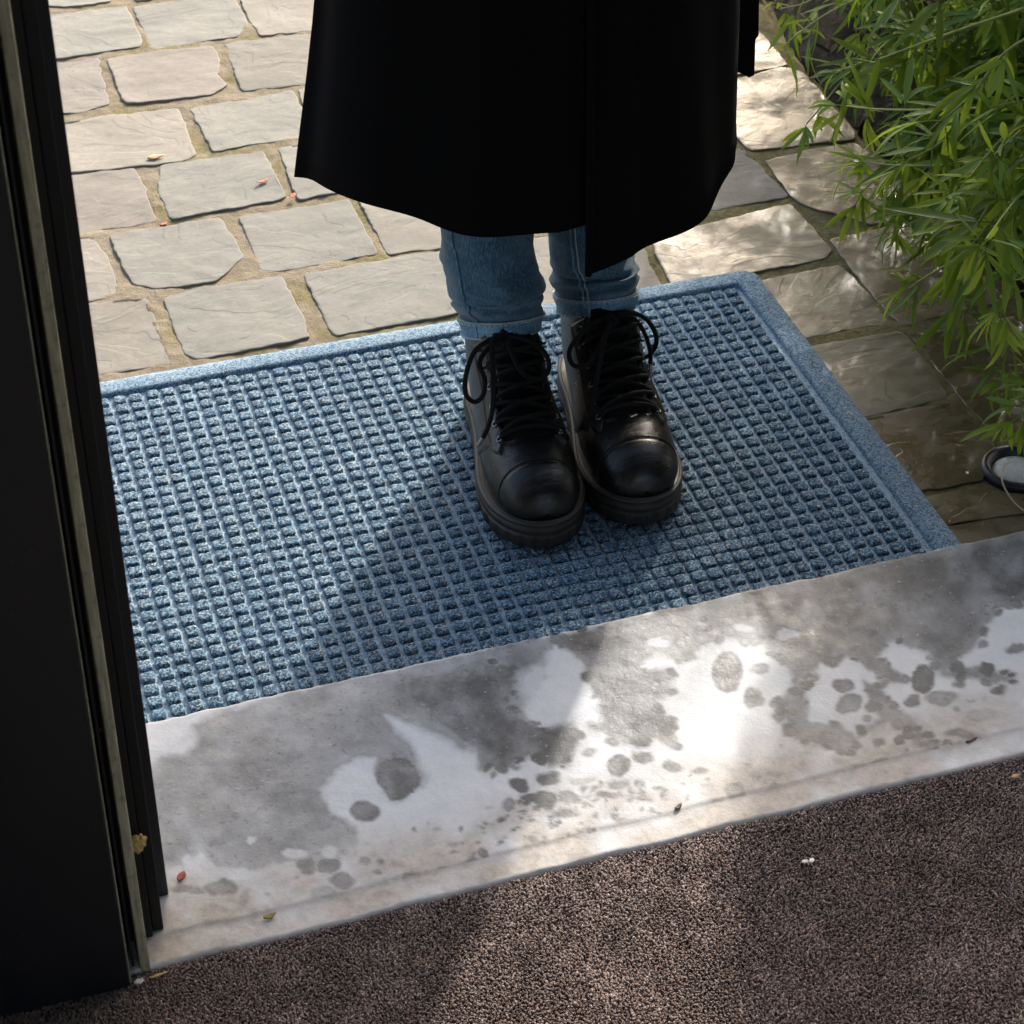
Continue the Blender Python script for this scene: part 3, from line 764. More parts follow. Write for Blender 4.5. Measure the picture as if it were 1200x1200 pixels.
# ------------------------------------------------------------------ door jamb (dark metal frame at the left)
jb = empty('door_frame', (-.86, -.85, .045))
tag(jb, 'dark navy metal door frame at the left with a pale weather strip', 'door frame')
HT = 2.2
def jpart(name, x0, x1, y0, y1, z0, z1, mat, bev=.0012):
    bm = bmesh.new(); box(bm, x0, x1, y0, y1, z0, z1, bev); o = bmobj(name, bm, mat); put(o, jb); return o
X_ = lambda px, Y: aty(px, 900, Y).x
jpart('inner_panel', -1.30, X_(113, -.853), -.853, -.812, .0415, HT, M['navy'], .0015)
jpart('panel_trim', X_(113, -.853)+.0004, X_(115.5, -.850), -.850, -.812, .0425, HT, M['seal'], .0006)
jpart('channel', X_(113, -.853)+.001, X_(134, -.826), -.811, -.790, .0445, HT, M['navy2'])
jpart('channel_step', X_(119, -.836), X_(123, -.836), -.836, -.812, .0445, HT, M['navy'], .0008)
jpart('weather_strip', X_(129.5, -.842), X_(142.5, -.842), -.842, -.812, .0445, HT, M['seal'], .0025)
jpart('rebate', X_(142.5, -.815)-.004, X_(152, -.815), -.811, -.772, .0500, HT, M['navy2'])
jpart('rebate_stop', X_(152, -.806), X_(166, -.806), -.806, -.772, .0502, HT, M['navy2'], .001)
pz = aty(200, 1065, -.770)
jpart('outer_leaf', X_(162, -.770), pz.x, -.770, -.735, pz.z, HT, M['navy'], .0012)
jpart('outer_frame', -1.30, X_(162, -.770)-.001, -.770, -.735, .0505, HT, M['navy2'])

# the rest of the house round the doorway (outside the picture, it shades the carpet)
def wallbox(name, x0, x1, y0, y1, z0, z1, mat, label):
    bm = bmesh.new(); box(bm, x0, x1, y0, y1, z0, z1); o = bmobj(name, bm, mat); tag(o, label, 'wall'); return o
wallbox('house_wall', -3.0, -1.302, -.86, -.58, .0, 3.0, M['render'], 'dark outside wall of the house left of the door frame')
wallbox('house_wall', .95, 3.0, -.86, -.58, .0, 3.0, M['render'], 'dark outside wall of the house right of the doorway')
wallbox('lintel', -1.302, .95, -.86, -.58, HT+.002, 3.0, M['render'], 'dark lintel over the open doorway')
for nm, a in (('room_wall', (-3.0, -2.9, -4.2, -.862, 0, 2.5)), ('room_wall', (2.9, 3.0, -4.2, -.862, 0, 2.5)), ('room_wall', (-2.898, -1.3, -4.3, -4.2, 0, 2.5)), ('room_wall', (.7, 2.898, -4.3, -4.2, 0, 2.5))):
    bm = bmesh.new(); box(bm, *a); o = bmobj(nm, bm, M['plaster']); o['kind'] = 'structure'
bm = bmesh.new(); box(bm, -3.0, 3.0, -4.3, -.862, 2.502, 2.6); o = bmobj('ceiling', bm, M['plaster']); o['kind'] = 'structure'

# ------------------------------------------------------------------ person: black boots, blue jeans, black coat
person = empty('person', (-.30, -.18, .0095))
tag(person, 'person in long black coat, blue jeans and black laced boots on the doormat', 'person')
SEC = [  # dorsum x z | plantar or back x z | half width | level of the widest point | roundness
 (.2832, .0462, .2832, .0442, .0006, .5, 2.0), (.2785, .0610, .2800, .034, .0180, .38, 2.05), (.268, .0720, .271, .032, .0305, .30, 2.1),
 (.252, .0805, .253, .031, .0395, .27, 2.15), (.228, .0860, .227, .031, .0447, .24, 2.2), (.203, .0895, .2, .031, .0468, .22, 2.2),
 (.182, .097, .17, .031, .0455, .22, 2.2), (.163, .108, .135, .031, .0415, .24, 2.15), (.147, .123, .095, .031, .038, .3, 2.1),
 (.135, .140, .05, .032, .0365, .4, 2.1), (.1265, .158, .012, .040, .0352, .48, 2.1), (.1215, .170, -.002, .075, .0345, .5, 2.05),
 (.1190, .173, .002, .098, .0335, .5, 2.0), (.1175, .175, .004, .116, .0335, .5, 2.0), (.116, .1765, .005, .134, .0335, .5, 2.0), (.114, .177, .006, .150, .0335, .5, 2.0)]
def sec(t):
    """interpolated section, t in 0..len-1"""
    n = len(SEC); i = int(min(max(math.floor(t), 0), n-2)); f = t-i
    a, b, c, d = (SEC[min(max(k, 0), n-1)] for k in (i-1, i, i+1, i+2))
    return [.5*((2*q)+(r-p)*f+(2*p-5*q+4*r-s)*f*f+(3*q-p-3*r+s)*f**3) for p, q, r, s in zip(a, b, c, d)]
def surf(t, phi, side, off=0.0):
    """point of the boot upper; phi 0 at the top line, pi at the sole or back"""
    def P(t, phi):
        dx, dz, bx, bz, W, c, p = sec(t); v = (1+math.cos(phi))/2
        s = (c-v)/c if v < c else (v-c)/(1-c)
        hw = W*max(0, 1-min(1, s)**p)**(1/p)
        return Vector((bx+(dx-bx)*v, side*hw, bz+(dz-bz)*v))
    q = P(t, phi)
    if off:
        e = .04
        t0, t1 = max(t-e, 0), min(t+e, len(SEC)-1); p0, p1 = max(phi-.03, .0), min(phi+.03, math.pi)
        a = P(t1, phi)-P(t0, phi); b = P(t, p1)-P(t, p0)
        if phi < .031: b = Vector((0, side, 0))
        n = a.cross(b); n = n if n.length > 1e-12 else Vector((0, 0, 1)); n.normalize()
        dx, dz, bx, bz, W, c, p = sec(t); cen = Vector(((dx+bx)/2, 0, (dz+bz)/2))
        if n.dot(q-cen) < 0: n = -n
        q = q+n*off
    return q
def crease(x, y, z): 
    v = noise.noise(Vector((x*55, y*38, z*55)))
    k = 1.1*math.exp(-((x-.19)/.03)**2)+.22*math.exp(-((x-.09)/.06)**2)*(z > .08)
    return -.0028*k*abs(v)
def boot_upper(seed):
    nt_, nph = 92, 44; V = []; F = []
    for a in range(nt_):
        t = a/(nt_-1)*(len(SEC)-1)
        for b in range(nph):
            ph = 2*math.pi*b/nph; side = 1 if ph <= math.pi else -1; ph2 = ph if ph <= math.pi else 2*math.pi-ph
            q = surf(t, ph2, side)
            V.append(q+Vector((0, 0, crease(q.x, q.y+seed, q.z))))
    for a in range(nt_-1):
        for b in range(nph): F.append((a*nph+b, a*nph+(b+1) % nph, (a+1)*nph+(b+1) % nph, (a+1)*nph+b))
    F.append(tuple(range(nph))); 
    return V, F
def patch(t0, t1, plo, phi_, side, off, nt_=22, npn=14, edge=.0):
    """leather piece laid on the upper with its edge turned down"""
    V = []; F = []
    for a in range(nt_+1):
        u = a/nt_
        for b in range(npn+1):
            w_ = b/npn
            tt = t0(w_) + (t1(w_)-t0(w_))*u if callable(t0) else t0+(t1-t0)*u
            lo = plo(tt) if callable(plo) else plo; hi = phi_(tt) if callable(phi_) else phi_
            rim = (a == 0 and not (not callable(t0) and False) and tt > .2) or a == nt_ or (b in (0, npn) and off != .0014)
            ph = lo+(hi-lo)*w_
            s2, p2 = (side, ph) if ph >= 0 else (-side, -ph)
            q = surf(tt, p2, s2, -.0006 if rim else off)
            V.append(q+Vector((0, 0, crease(q.x, q.y, q.z)*.9)))
    m = npn+1
    for a in range(nt_):
        for b in range(npn): F.append((a*m+b, a*m+b+1, (a+1)*m+b+1, (a+1)*m+b))
    return V, F
OUT = [(-.004, 0), (-.002, .012), (.006, .0235), (.022, .0325), (.05, .0375), (.085, .0385), (.12, .0415), (.155, .0470), (.19, .0525), (.215, .0530), (.238, .0500), (.257, .0435), (.272, .0345), (.283, .0232), (.2895, .0105), (.291, 0)]
def outline(off, seg=6):
    P = [Vector((x, y, 0)) for x, y in OUT]; full = P+[Vector((p.x, -p.y, 0)) for p in P[-2:0:-1]]
    C = catmull(full, seg, True); n = len(C); out = []
    for i in range(n):
        t = (C[(i+1) % n]-C[i-1]); t.normalize(); out.append(C[i]+Vector((-t.y, t.x, 0))*off)
    return out
def spring(x): return .008*max(0, (x-.19)/.1)**2
def boot_sole():
    lev = [(.0, -.006), (.0, -.0012), (.004, 0), (.0125, .0006), (.0145, .0002), (.0152, -.0022), (.0166, -.0022), (.0174, .0), (.0240, .0), (.0250, -.0020), (.0264, -.0020), (.0271, .0004), (.0296, .0004), (.0310, -.0010), (.0315, -.006), (.0317, -.016)]
    V = []; F = []; n = None
    for L, (z, o) in enumerate(lev):
        C = outline(o); n = len(C)
        for i, p in enumerate(C):
            q = p.copy()
            if L in (1, 2, 3) and (i//2) % 3 == 0:                          # lugs
                q = q.lerp(Vector((q.x*.975+.0035, q.y*.94, 0)), .75 if q.x < .25 else .3)
            V.append((q.x, q.y, z+spring(q.x)+(0 if 0 < L else 0)))
    for r in range(len(lev)-1):
        for i in range(n): F.append((r*n+i, (r+1)*n+i, (r+1)*n+(i+1) % n, r*n+(i+1) % n))
    F.append(tuple(range(n)))
    return V, F
def welt_stitches():
    C = outline(-.0028, 10); n = len(C); V = []; F = []
    acc = 0; parts = []
    for i in range(0, n-2, 2):
        a, b = C[i], C[i+1]
        parts.append(tube_vf([(a.x, a.y, .0319+spring(a.x)), ((a.x+b.x)/2, (a.y+b.y)/2, .0323+spring(a.x)), (b.x, b.y, .0319+spring(b.x))], .0005, 4))
    return join(parts)
FAC0, FAC1 = 4.55, 10.2
def fac_lo(t): return .60+.08*max(0, min(1, (t-FAC0)/3)) if t > FAC0 else .6
def boot(loc, heading, side_out, bow):
    b = bpy.data.objects.new('boot', None)
    V, F = boot_upper(3 if side_out > 0 else 7)
    me = bpy.data.meshes.new('boot'); me.from_pydata([tuple(v) for v in V], [], F); me.update(); me.materials.append(M['leather'])
    me.polygons.foreach_set('use_smooth', [True]*len(me.polygons))
    b = bpy.data.objects.new('boot', me); COL.objects.link(b)
    b.matrix_world = Matrix.Translation(loc) @ Matrix.Rotation(heading, 4, 'Z'); 
    b.location = loc; b.rotation_euler = (0, 0, heading)
    put(b, person)
    V, F = boot_sole(); mesh('sole', V, F, M['sole'], b)
    V, F = welt_stitches(); mesh('welt_stitching', V, F, M['thread'], b, False)
    # toe cap: back edge bows forward a little at the sides
    capt = 3.35
    V, F = patch(lambda w_: .04, lambda w_: capt-.35*abs(2*w_-1)**2.0, -3.12, 3.12, 1, .0014, 26, 40); mesh('toe_cap', V, F, M['leather'], b)
    P = [];
    for k in range(-20, 21):
        ph = k/20*2.25; tt = capt-.35*abs(k/20)**2+.10; s2 = 1 if ph >= 0 else -1
        P.append(surf(tt, abs(ph), s2, .0007))
    tube('seam', P, .0006, M['leather'], b, 6)
    for s in (1, -1):
        # quarter: side leather from the instep back to the heel
        V, F = patch(lambda w_: 4.7+1.9*w_, lambda w_: 11.2, lambda t: fac_lo(t), lambda t: 2.95, s, .0016, 46, 26); mesh('quarter', V, F, M['leather'], b)
        # facing that carries the eyelets, with a pointed tab at its front
        V, F = patch(lambda w_: FAC0-.25+1.15*abs(w_-.62), lambda w_: FAC1, lambda t: fac_lo(t)-.04, lambda t: fac_lo(t)+.52, s, .0034, 46, 12); mesh('facing', V, F, M['leather'], b)
        for off_ in (.07, .46):
            P = [surf(t_/10, fac_lo(t_/10)+off_, s, .0037) for t_ in range(52, 101, 2)]
            tube('seam', P, .00045, M['thread'] if off_ > .3 else M['leather'], b, 5)
        V, F = patch(10.3, 14.7, 2.3, math.pi, s, .0026, 20, 10); mesh('heel_counter', V, F, M['leather'], b)
        # padded collar
        P = [surf(14.95, .25+2.85*k/20, s, .001) for k in range(21)]; tube('collar', P, .0042, M['elastic'], b, 8)
    # tongue
    V, F = patch(4.8, 10.6, -.62, .62, 1, .0022, 40, 14); mesh('tongue', V, F, M['elastic'], b)
    # eyelets and lacing
    ts = [5.0, 5.9, 6.85, 7.8, 8.75, 9.6]
    for k, t_ in enumerate(ts):
        for s in (1, -1):
            c = surf(t_, fac_lo(t_)+.15, s, .0040); n = (surf(t_, fac_lo(t_)+.15, s, .01)-c).normalized(); a = n.orthogonal().normalized(); d = n.cross(a)
            ring_ = [c+a*(math.cos(q*math.pi/6)*.0029)+d*(math.sin(q*math.pi/6)*.0029) for q in range(12)]
            V, F = tube_vf(ring_, .0009, 6, closed=True); mesh('eyelet', V, F, M['eyelet'], b)
            if k > 3:
                P = [c, c+n*.004+(surf(t_, fac_lo(t_)+.4, s, .004)-c).normalized()*.003, c+n*.0055]; tube('lace_hook', P, .0016, M['eyelet'], b, 6)
    parts = []
    def over(t0, s0, t1, s1, lift):
        P = []
        for k in range(11):
            u = k/10; tt = t0+(t1-t0)*u; x = (1-2*u)*s0; lo = (fac_lo(tt)+.15)*abs(x)
            P.append(surf(tt, lo, 1 if x >= 0 else -1, .0055+lift*(1-x*x)-(.0035 if k in (0, 10) else 0)))
        parts.append(tube_vf(P, .0023, 8))
    over(ts[0], 1, ts[0], -1, .003)
    for k in range(len(ts)-1):
        over(ts[k], 1, ts[k+1], -1, .0035); over(ts[k], -1, ts[k+1], 1, .0065)
    V, F = join(parts); mesh('lace', V, F, M['lace'], b)
    # the tied bow hangs from the knot at the top of the lacing
    bpy.context.view_layer.update()
    inv = b.matrix_world.inverted()
    for kind, pts, rad in bow:
        P = [inv @ aty(x, y, Y) for x, y, Y in pts]
        C = catmull(P, 8)
        if kind == 'tip':
            tube('aglet', C, rad, M['eyelet'], b, 8)
        else: tube('lace_bow', C, rad, M['lace'], b, 8)
    # pull tab at the heel
    P = [(-.001, -.006, .175), (-.010, -.004, .19), (-.013, 0, .212), (-.006, 0, .226), (.0, 0, .228)]
    tube('pull_tab', catmull([Vector(p) for p in P], 6), .0055, M['elastic'], b, 8, flat=.35)
    return b
RAD = .0025
HL, HR = R(-95.8), R(-96.2)
LB = Vector((-.329, -.109, .0095)); RB = Vector((-.2205, -.104, .0095))
bowL = [('lace', [(590, 392, -.262), (575, 398, -.272), (556, 412, -.280), (546, 440, -.286), (546, 462, -.29), (556, 471, -.292), (566, 463, -.290), (568, 445, -.286), (562, 425, -.282), (572, 408, -.274), (588, 396, -.266)], RAD),
        ('lace', [(592, 392, -.264), (578, 398, -.276), (577, 425, -.285), (578, 455, -.292), (577, 480, -.300), (572, 500, -.306), (566, 513, -.308)], RAD),
        ('tip', [(566, 513, -.308), (560, 522, -.309)], .0019),
        ('lace', [(592, 392, -.262), (612, 396, -.266), (634, 408, -.268), (643, 424, -.270), (641, 438, -.274), (630, 444, -.280), (616, 440, -.280), (606, 428, -.278), (598, 408, -.270), (592, 396, -.265)], RAD),
        ('lace', [(588, 388, -.262), (596, 396, -.272), (590, 402, -.270), (584, 392, -.262)], RAD*1.2)]
bowR = [('lace', [(722, 368, -.236), (738, 366, -.236), (756, 373, -.236), (767, 388, -.236), (769, 403, -.238), (761, 416, -.240), (748, 419, -.242), (737, 412, -.242), (728, 392, -.240), (722, 372, -.237)], RAD),
        ('lace', [(724, 369, -.234), (744, 374, -.234), (756, 392, -.238), (762, 412, -.242), (762, 426, -.246)], RAD*.9),
        ('tip', [(762, 426, -.246), (762, 444, -.250)], .0018),
        ('lace', [(716, 370, -.236), (694, 380, -.246), (676, 396, -.25), (667, 413, -.254), (672, 428, -.262), (688, 428, -.268), (700, 412, -.264), (710, 392, -.252), (718, 374, -.240)], RAD),
        ('lace', [(718, 370, -.236), (710, 392, -.262), (703, 425, -.276), (697, 458, -.29), (692, 485, -.30), (687, 505, -.306)], RAD),
        ('lace', [(712, 368, -.236), (722, 376, -.246), (716, 380, -.246), (710, 370, -.238)], RAD*1.2)]
boot_l = boot(LB, HL, 1, bowL); boot_r = boot(RB, HR, -1, bowR)

# jeans
def leg_rings(spec):
    """spec: (left px, right px, y px, depth Y, tilt deg, fore aft half depth factor)"""
    out = []
    for xl, xr, y, Y, tilt, fd in spec:
        a, b2 = aty(xl, y, Y), aty(xr, y, Y); out.append(((a+b2)/2, (b2-a).length/2*.945, R(tilt), fd*1.05))
    return out
def leg(name, spec, extra, seed):
    rg = leg_rings(spec)+extra; n = 48; ctr = catmull([g[0] for g in rg], 7); m = len(ctr)
    def ip(k, i): 
        f = i/7; j = int(min(f, len(rg)-2)); u = f-j; u = u*u*(3-2*u) if k == 2 else u; return rg[j][k]*(1-u)+rg[j+1][k]*u
    V = []; F = []; wear = []
    for i, c in enumerate(ctr):
        r, ti, fd = ip(1, i), ip(2, i), ip(3, i)
        for k in range(n):
            q = 2*math.pi*k/n; x = math.cos(q)*r; y = math.sin(q)*r*fd
            fold = noise.noise(Vector((math.cos(q)*1.6, math.sin(q)*1.6+seed, c.z*42)))*.0042+noise.noise(Vector((math.cos(q)*3+seed, math.sin(q)*3, c.z*90)))*.0018
            fold *= min(1, max(.15, (i-3)/6))
            ank = math.exp(-((i-13)/9)**2)
            fold += ank*(.0022*math.sin(c.z*330+2.2*math.sin(q+seed)+1.3*noise.noise(Vector((math.cos(q)*2, math.sin(q)*2, seed*3+c.z*20))))+.0022*noise.noise(Vector((math.cos(q)*2.5, math.sin(q)*2.5, c.z*110+seed))))
            x *= 1+fold/r; y *= 1+fold/r
            P = c+Vector((x, y*math.cos(ti), y*math.sin(ti)))
            V.append(P); wear.append(max(0, min(1, fold*140-.15))*.5)
    for i in range(m-1):
        for k in range(n): F.append((i*n+k, i*n+(k+1) % n, (i+1)*n+(k+1) % n, (i+1)*n+k))
    o = mesh(name, V, F, M['denim']); put(o, person)
    a_ = o.data.attributes.new('wear', 'FLOAT', 'POINT'); a_.data.foreach_set('value', wear)
    # turned hem band, slightly thicker than the leg, and its stitching
    def band(f0, f1, off, cnt=5):
        VV_ = []; FF = []
        rows = [(f0, -.002), (f0, off)]+[(f0+(f1-f0)*k/cnt, off+.0004*math.sin(k*2.2)) for k in range(1, cnt)]+[(f1, off), (f1, -.001)]
        for f, o_ in rows:
            i = f; j = int(i); u = i-j; 
            for k in range(n):
                p0 = V[j*n+k].lerp(V[(j+1)*n+k], u); c_ = ctr[j].lerp(ctr[j+1], u); d = (p0-c_).normalized()
                VV_.append(p0+d*(o_+noise.noise(p0*260)*.0006))
        for r_ in range(len(rows)-1):
            for k in range(n): FF.append((r_*n+k, r_*n+(k+1) % n, (r_+1)*n+(k+1) % n, (r_+1)*n+k))
        return VV_, FF, 
    VV_, FF = band(0.02, 6.6, .0024)
    h = mesh('hem', VV_, FF, M['denim_hem'], o); h['wear0'] = 0
    for f_ in (.15, 6.45):
        rp = []
        for k in range(n):
            j = int(f_); p0 = V[j*n+k].lerp(V[(j+1)*n+k], f_-j); d = (p0-ctr[j]).normalized(); rp.append(p0+d*.0024)
        tube('hem_edge', rp, .0009, M['denim_edge'], o, 6, closed=True)
    st = []
    c_i = 5.7
    ringp = []
    for k in range(n):
        j = int(c_i); p0 = V[j*n+k].lerp(V[(j+1)*n+k], c_i-j); d = (p0-ctr[j]).normalized(); ringp.append(p0+d*.0022)
    C = catmull([q_+(q_-ctr[5]).normalized()*.0009 for q_ in ringp], 3, True)
    for i in range(0, len(C)-1, 3): st.append(tube_vf([C[i], C[i+1], C[i+2]], .0009, 4))
    Vq, Fq = join(st); mesh('hem_stitching', Vq, Fq, M['stitch'], o, False)
    def seamline(kf):
        P = []
        for i in range(1, m-2):
            f = (kf/360*n) % n; k = int(f); u = f-k; p0 = V[i*n+k].lerp(V[i*n+(k+1) % n], u); d = (p0-ctr[i]).normalized(); P.append(p0+d*(.0026 if i < 7 else .0012))
        return P
    return o, seamline
def up(x, y, z, r, fd): return (Vector((x, y, z)), r, 0.0, fd)
legL, seamL = leg('jeans_leg', [(545, 627, 388, -.172, -27, 1.80), (542, 630, 367, -.171, -26, 1.78), (532, 629, 347, -.170, -24, 1.65), (525, 634, 332, -.170, -15, 1.5), (523, 627, 308, -.170, -6, 1.4), (517, 622, 278, -.170, 0, 1.3), (512, 621, 240, -.170, 0, 1.2)],
                   [up(-.352, -.172, .36, .060, 1.1), up(-.348, -.165, .5, .070, 1.1), up(-.345, -.14, .7, .085, 1.1), up(-.34, -.12, .85, .09, 1.1)], 2.0)
legR, seamR = leg('jeans_leg', [(659, 737, 362, -.166, -27, 1.85), (656, 739, 341, -.165, -26, 1.82), (650, 741, 322, -.164, -24, 1.65), (648, 740, 305, -.163, -15, 1.5), (644, 737, 285, -.162, -6, 1.4), (641, 738, 262, -.161, 0, 1.3), (638, 740, 225, -.160, 0, 1.2)],
                   [up(-.235, -.155, .36, .060, 1.1), up(-.240, -.15, .5, .070, 1.1), up(-.25, -.13, .7, .085, 1.1), up(-.262, -.12, .85, .09, 1.1)], 5.0)
for dk in (0, 7): tube('seam', seamR(222+dk), .0011 if dk == 0 else .0007, M['denim_hem'] if dk == 0 else M['stitch'], legR, 6)
tube('seam', seamL(208), .0011, M['denim_hem'], legL, 6)
for lg in (legL, legR):
    for ch in lg.children:
        if ch.name.startswith('hem') or ch.name.startswith('seam'):
            pass

# coat: loft from a traced hem up to the shoulders, fronts overlapping
hem = [(690, 322, -.335), (722, 309, -.33), (755, 294, -.325), (790, 277, -.315), (822, 256, -.295), (842, 235, -.265), (853, 205, -.225), (858, 180, -.18), (862, 150, -.13)]
H3 = [aty(*p) for p in hem]+[Vector((-.095, -.06, .335)), Vector((-.15, -.02, .35)), Vector((-.24, .0, .36)), Vector((-.36, .0, .36)), Vector((-.46, -.025, .355))]
H3 += [aty(*p) for p in [(354, 190, -.07), (349, 204, -.115), (350, 207, -.125), (356, 210, -.14), (380, 219, -.185), (430, 237, -.235), (475, 254, -.262), (520, 268, -.28), (565, 276, -.292), (610, 278, -.300), (655, 272, -.305), (690, 262, -.31), (725, 250, -.312)]]
nh = len(H3)
def coat():
    cen0 = Vector((-.30, -.12, 0))
    levels = [  # z, centre x, y, half width, half depth, blend of the hem's own shape
        (.56, -.289, -.125, .200, .165, .0), (.78, -.300, -.125, .195, .150, 0), (.95, -.300, -.12, .185, .135, 0), (1.05, -.300, -.12, .175, .125, 0), (1.2, -.300, -.115, .195, .13, 0), (1.33, -.300, -.11, .205, .115, 0), (1.40, -.300, -.105, .165, .085, 0), (1.44, -.300, -.10, .075, .065, 0)]
    # the front edge is a straight line upwards, so the angles of the two fronts stay put
    rows = [H3]
    for z, cx, cy, hx, hy, _ in levels:
        row = []
        for i, p in enumerate(H3):
            a = math.atan2((p.y+.15)/.16, (p.x+.30)/.23)
            k = 1.012 if i < 4 else (.985 if i > nh-4 else 1)
            row.append(Vector((cx+math.cos(a)*hx*k, cy+math.sin(a)*hy*k, z)))
        rows.append(row)
    rows_f = [catmull(r_, 5) for r_ in rows]; m = len(rows_f[0])
    cols = [catmull([r_[i] for r_ in rows_f], 6) for i in range(m)]; L = len(cols[0])
    V = []; F = []
    for i in range(m):
        for l in range(L):
            p = cols[i][l].copy(); f = max(0, 1-l/22)
            d = Vector((p.x+.3, p.y+.12, 0)); d = d.normalized() if d.length > 1e-6 else d
            p += d*.004*f*math.sin(i*.42+.6*math.sin(l*.1))*(1 if 8 < i < m-10 else .2)
            V.append(p)
    for i in range(m-1):
        for l in range(L-1): F.append((i*L+l, (i+1)*L+l, (i+1)*L+l+1, i*L+l+1))
    o = mesh('coat', V, F, M['wool']); put(o, person)
    sd = o.modifiers.new('thickness', 'SOLIDIFY'); sd.thickness = .005; sd.offset = -1
    # rolled front edge
    P = [V[l] for l in range(0, 34)]
    tube('coat_edge', [p+Vector((-.001, -.0015, 0)) for p in P], .0034, M['wool'], o, 8)
    return o
coat_o = coat()
def flap(name, pts, Y, th, parent):
    P = [aty(x, y, Y) for x, y in pts]; n = len(P); off = Vector((.0, th, 0))
    V = P+[p+off for p in P]; F = [tuple(range(n))[::-1], tuple(range(n, 2*n))]+[(i, (i+1) % n, n+(i+1) % n, n+i) for i in range(n)]
    return mesh(name, V, F, M['wool'], parent, False)
flap('back_vent', [(820, -60), (885, -60), (886, 20), (885, 60), (884, 88), (878, 91), (866, 85), (842, 84), (820, 60)], -.06, .006, coat_o)
flap('sleeve_hem', [(820, -200), (888, -200), (890, -20), (889, 42), (884, 48), (830, 56)], -.10, .03, coat_o)
# body under the clothes: one skinned figure, hands in the coat pockets
def body():
    J = {'pelvis': (-.30, -.12, .86, .10), 'waist': (-.30, -.12, 1.02, .095), 'chest': (-.30, -.115, 1.2, .105), 'neckb': (-.30, -.11, 1.38, .055), 'neck': (-.30, -.12, 1.44, .048), 'headb': (-.30, -.13, 1.50, .068), 'head': (-.30, -.135, 1.57, .085), 'crown': (-.30, -.125, 1.645, .06)}
    for s, n in ((-1, 'r'), (1, 'l')):
        J.update({'hip'+n: (-.30+s*.075, -.12, .82, .08), 'knee'+n: (-.30+s*.055, -.155, .45, .05), 'ank'+n: (-.28+s*.058, -.165, .13, .03),
                  'sh'+n: (-.30+s*.155, -.11, 1.33, .05), 'el'+n: (-.30+s*.215, -.09, 1.07, .042), 'wr'+n: (-.30+s*.165, -.17, .90, .03)})
    E = [('pelvis', 'waist'), ('waist', 'chest'), ('chest', 'neckb'), ('neckb', 'neck'), ('neck', 'headb'), ('headb', 'head'), ('head', 'crown')]
    for n in 'rl': E += [('pelvis', 'hip'+n), ('hip'+n, 'knee'+n), ('knee'+n, 'ank'+n), ('chest', 'sh'+n), ('sh'+n, 'el'+n), ('el'+n, 'wr'+n)]
    ks = list(J); me = bpy.data.meshes.new('body'); me.from_pydata([J[k][:3] for k in ks], [(ks.index(a), ks.index(b)) for a, b in E], []); me.materials.append(M['skin'])
    o = bpy.data.objects.new('body', me); COL.objects.link(o); put(o, person)
    sk = o.modifiers.new('skin', 'SKIN'); o.modifiers.new('sub', 'SUBSURF').levels = 2; o.modifiers[-1].render_levels = 2
    if not me.skin_vertices: pass
    for k, v in zip(ks, me.skin_vertices[0].data): v.radius = (J[k][3], J[k][3]); v.use_root = (k == 'pelvis')
    return o
body_o = body()
for s in (-1, 1):
    V, F = tube_vf(catmull([Vector((-.30+s*.15, -.11, 1.37)), Vector((-.30+s*.20, -.10, 1.25)), Vector((-.30+s*.228, -.09, 1.07)), Vector((-.30+s*.205, -.15, .95)), Vector((-.30+s*.175, -.19, .90))], 6), .062, 20, taper=.82)
    mesh('sleeve', V, F, M['wool'], coat_o)
bm = bmesh.new(); bmesh.ops.create_uvsphere(bm, u_segments=32, v_segments=20, radius=1)
for v in bm.verts:
    c = v.co; back = max(0, c.y)
    v.co = Vector((-.30+c.x*.092, -.12+c.y*.105+(.012 if c.y < -.2 and c.z < .35 else 0)*3, 1.585+c.z*.098-back*(.07 if c.z < .1 else 0)))
o = bmobj('hair', bm, M['hair'], None, True); put(o, person)

# ------------------------------------------------------------------ shrub beside the path
def blade(P0, d, nrm, L, W, curl, seg=5):
    """one narrow pointed leaflet, folded along its midrib"""
    d = d.normalized(); side = d.cross(nrm).normalized(); nrm = side.cross(d); V = []; F = []
    p = P0.copy(); dirv = d.copy()
    for i in range(seg+1):
        u = i/seg; w_ = W*(math.sin(math.pi*min(1, u*.92+.06))**.75)*(1 if u < 1 else 0)
        if i == seg: w_ = .0002
        V += [p-side*w_+nrm*w_*.35, p.copy(), p+side*w_+nrm*w_*.35]
        q = Matrix.Rotation(curl/seg, 3, side); dirv = q @ dirv; nrm = q @ nrm
        p = p+dirv*(L/seg)
    for i in range(seg):
        a = i*3; F += [(a, a+1, a+4, a+3), (a+1, a+2, a+5, a+4)]
    return V, F
def leaf_unit(seed):
    """palmate leaf: three to five narrow leaflets on a short stalk"""
    rd = random.Random(seed); parts = []; k = rd.choice([2, 3, 3, 3, 4]); st = rd.uniform(.006, .026)
    parts.append(tube_vf([(0, 0, 0), (st*.5, 0, .001), (st, 0, 0)], .0007, 4))
    for j in range(k):
        a = (j-(k-1)/2)*rd.uniform(.25, .55)+rd.uniform(-.14, .14); L = rd.uniform(.042, .088)*(1-.12*abs(j-(k-1)/2)); d = Vector((math.cos(a), math.sin(a), rd.uniform(-.35, .25)))
        parts.append(blade(Vector((st, 0, 0)), d, Vector((0, 0, 1)), L, rd.uniform(.0033, .0052), rd.uniform(-1.3, .25)))
    return join(parts)
LU = [leaf_unit(300+i) for i in range(14)]
leaf_me = []
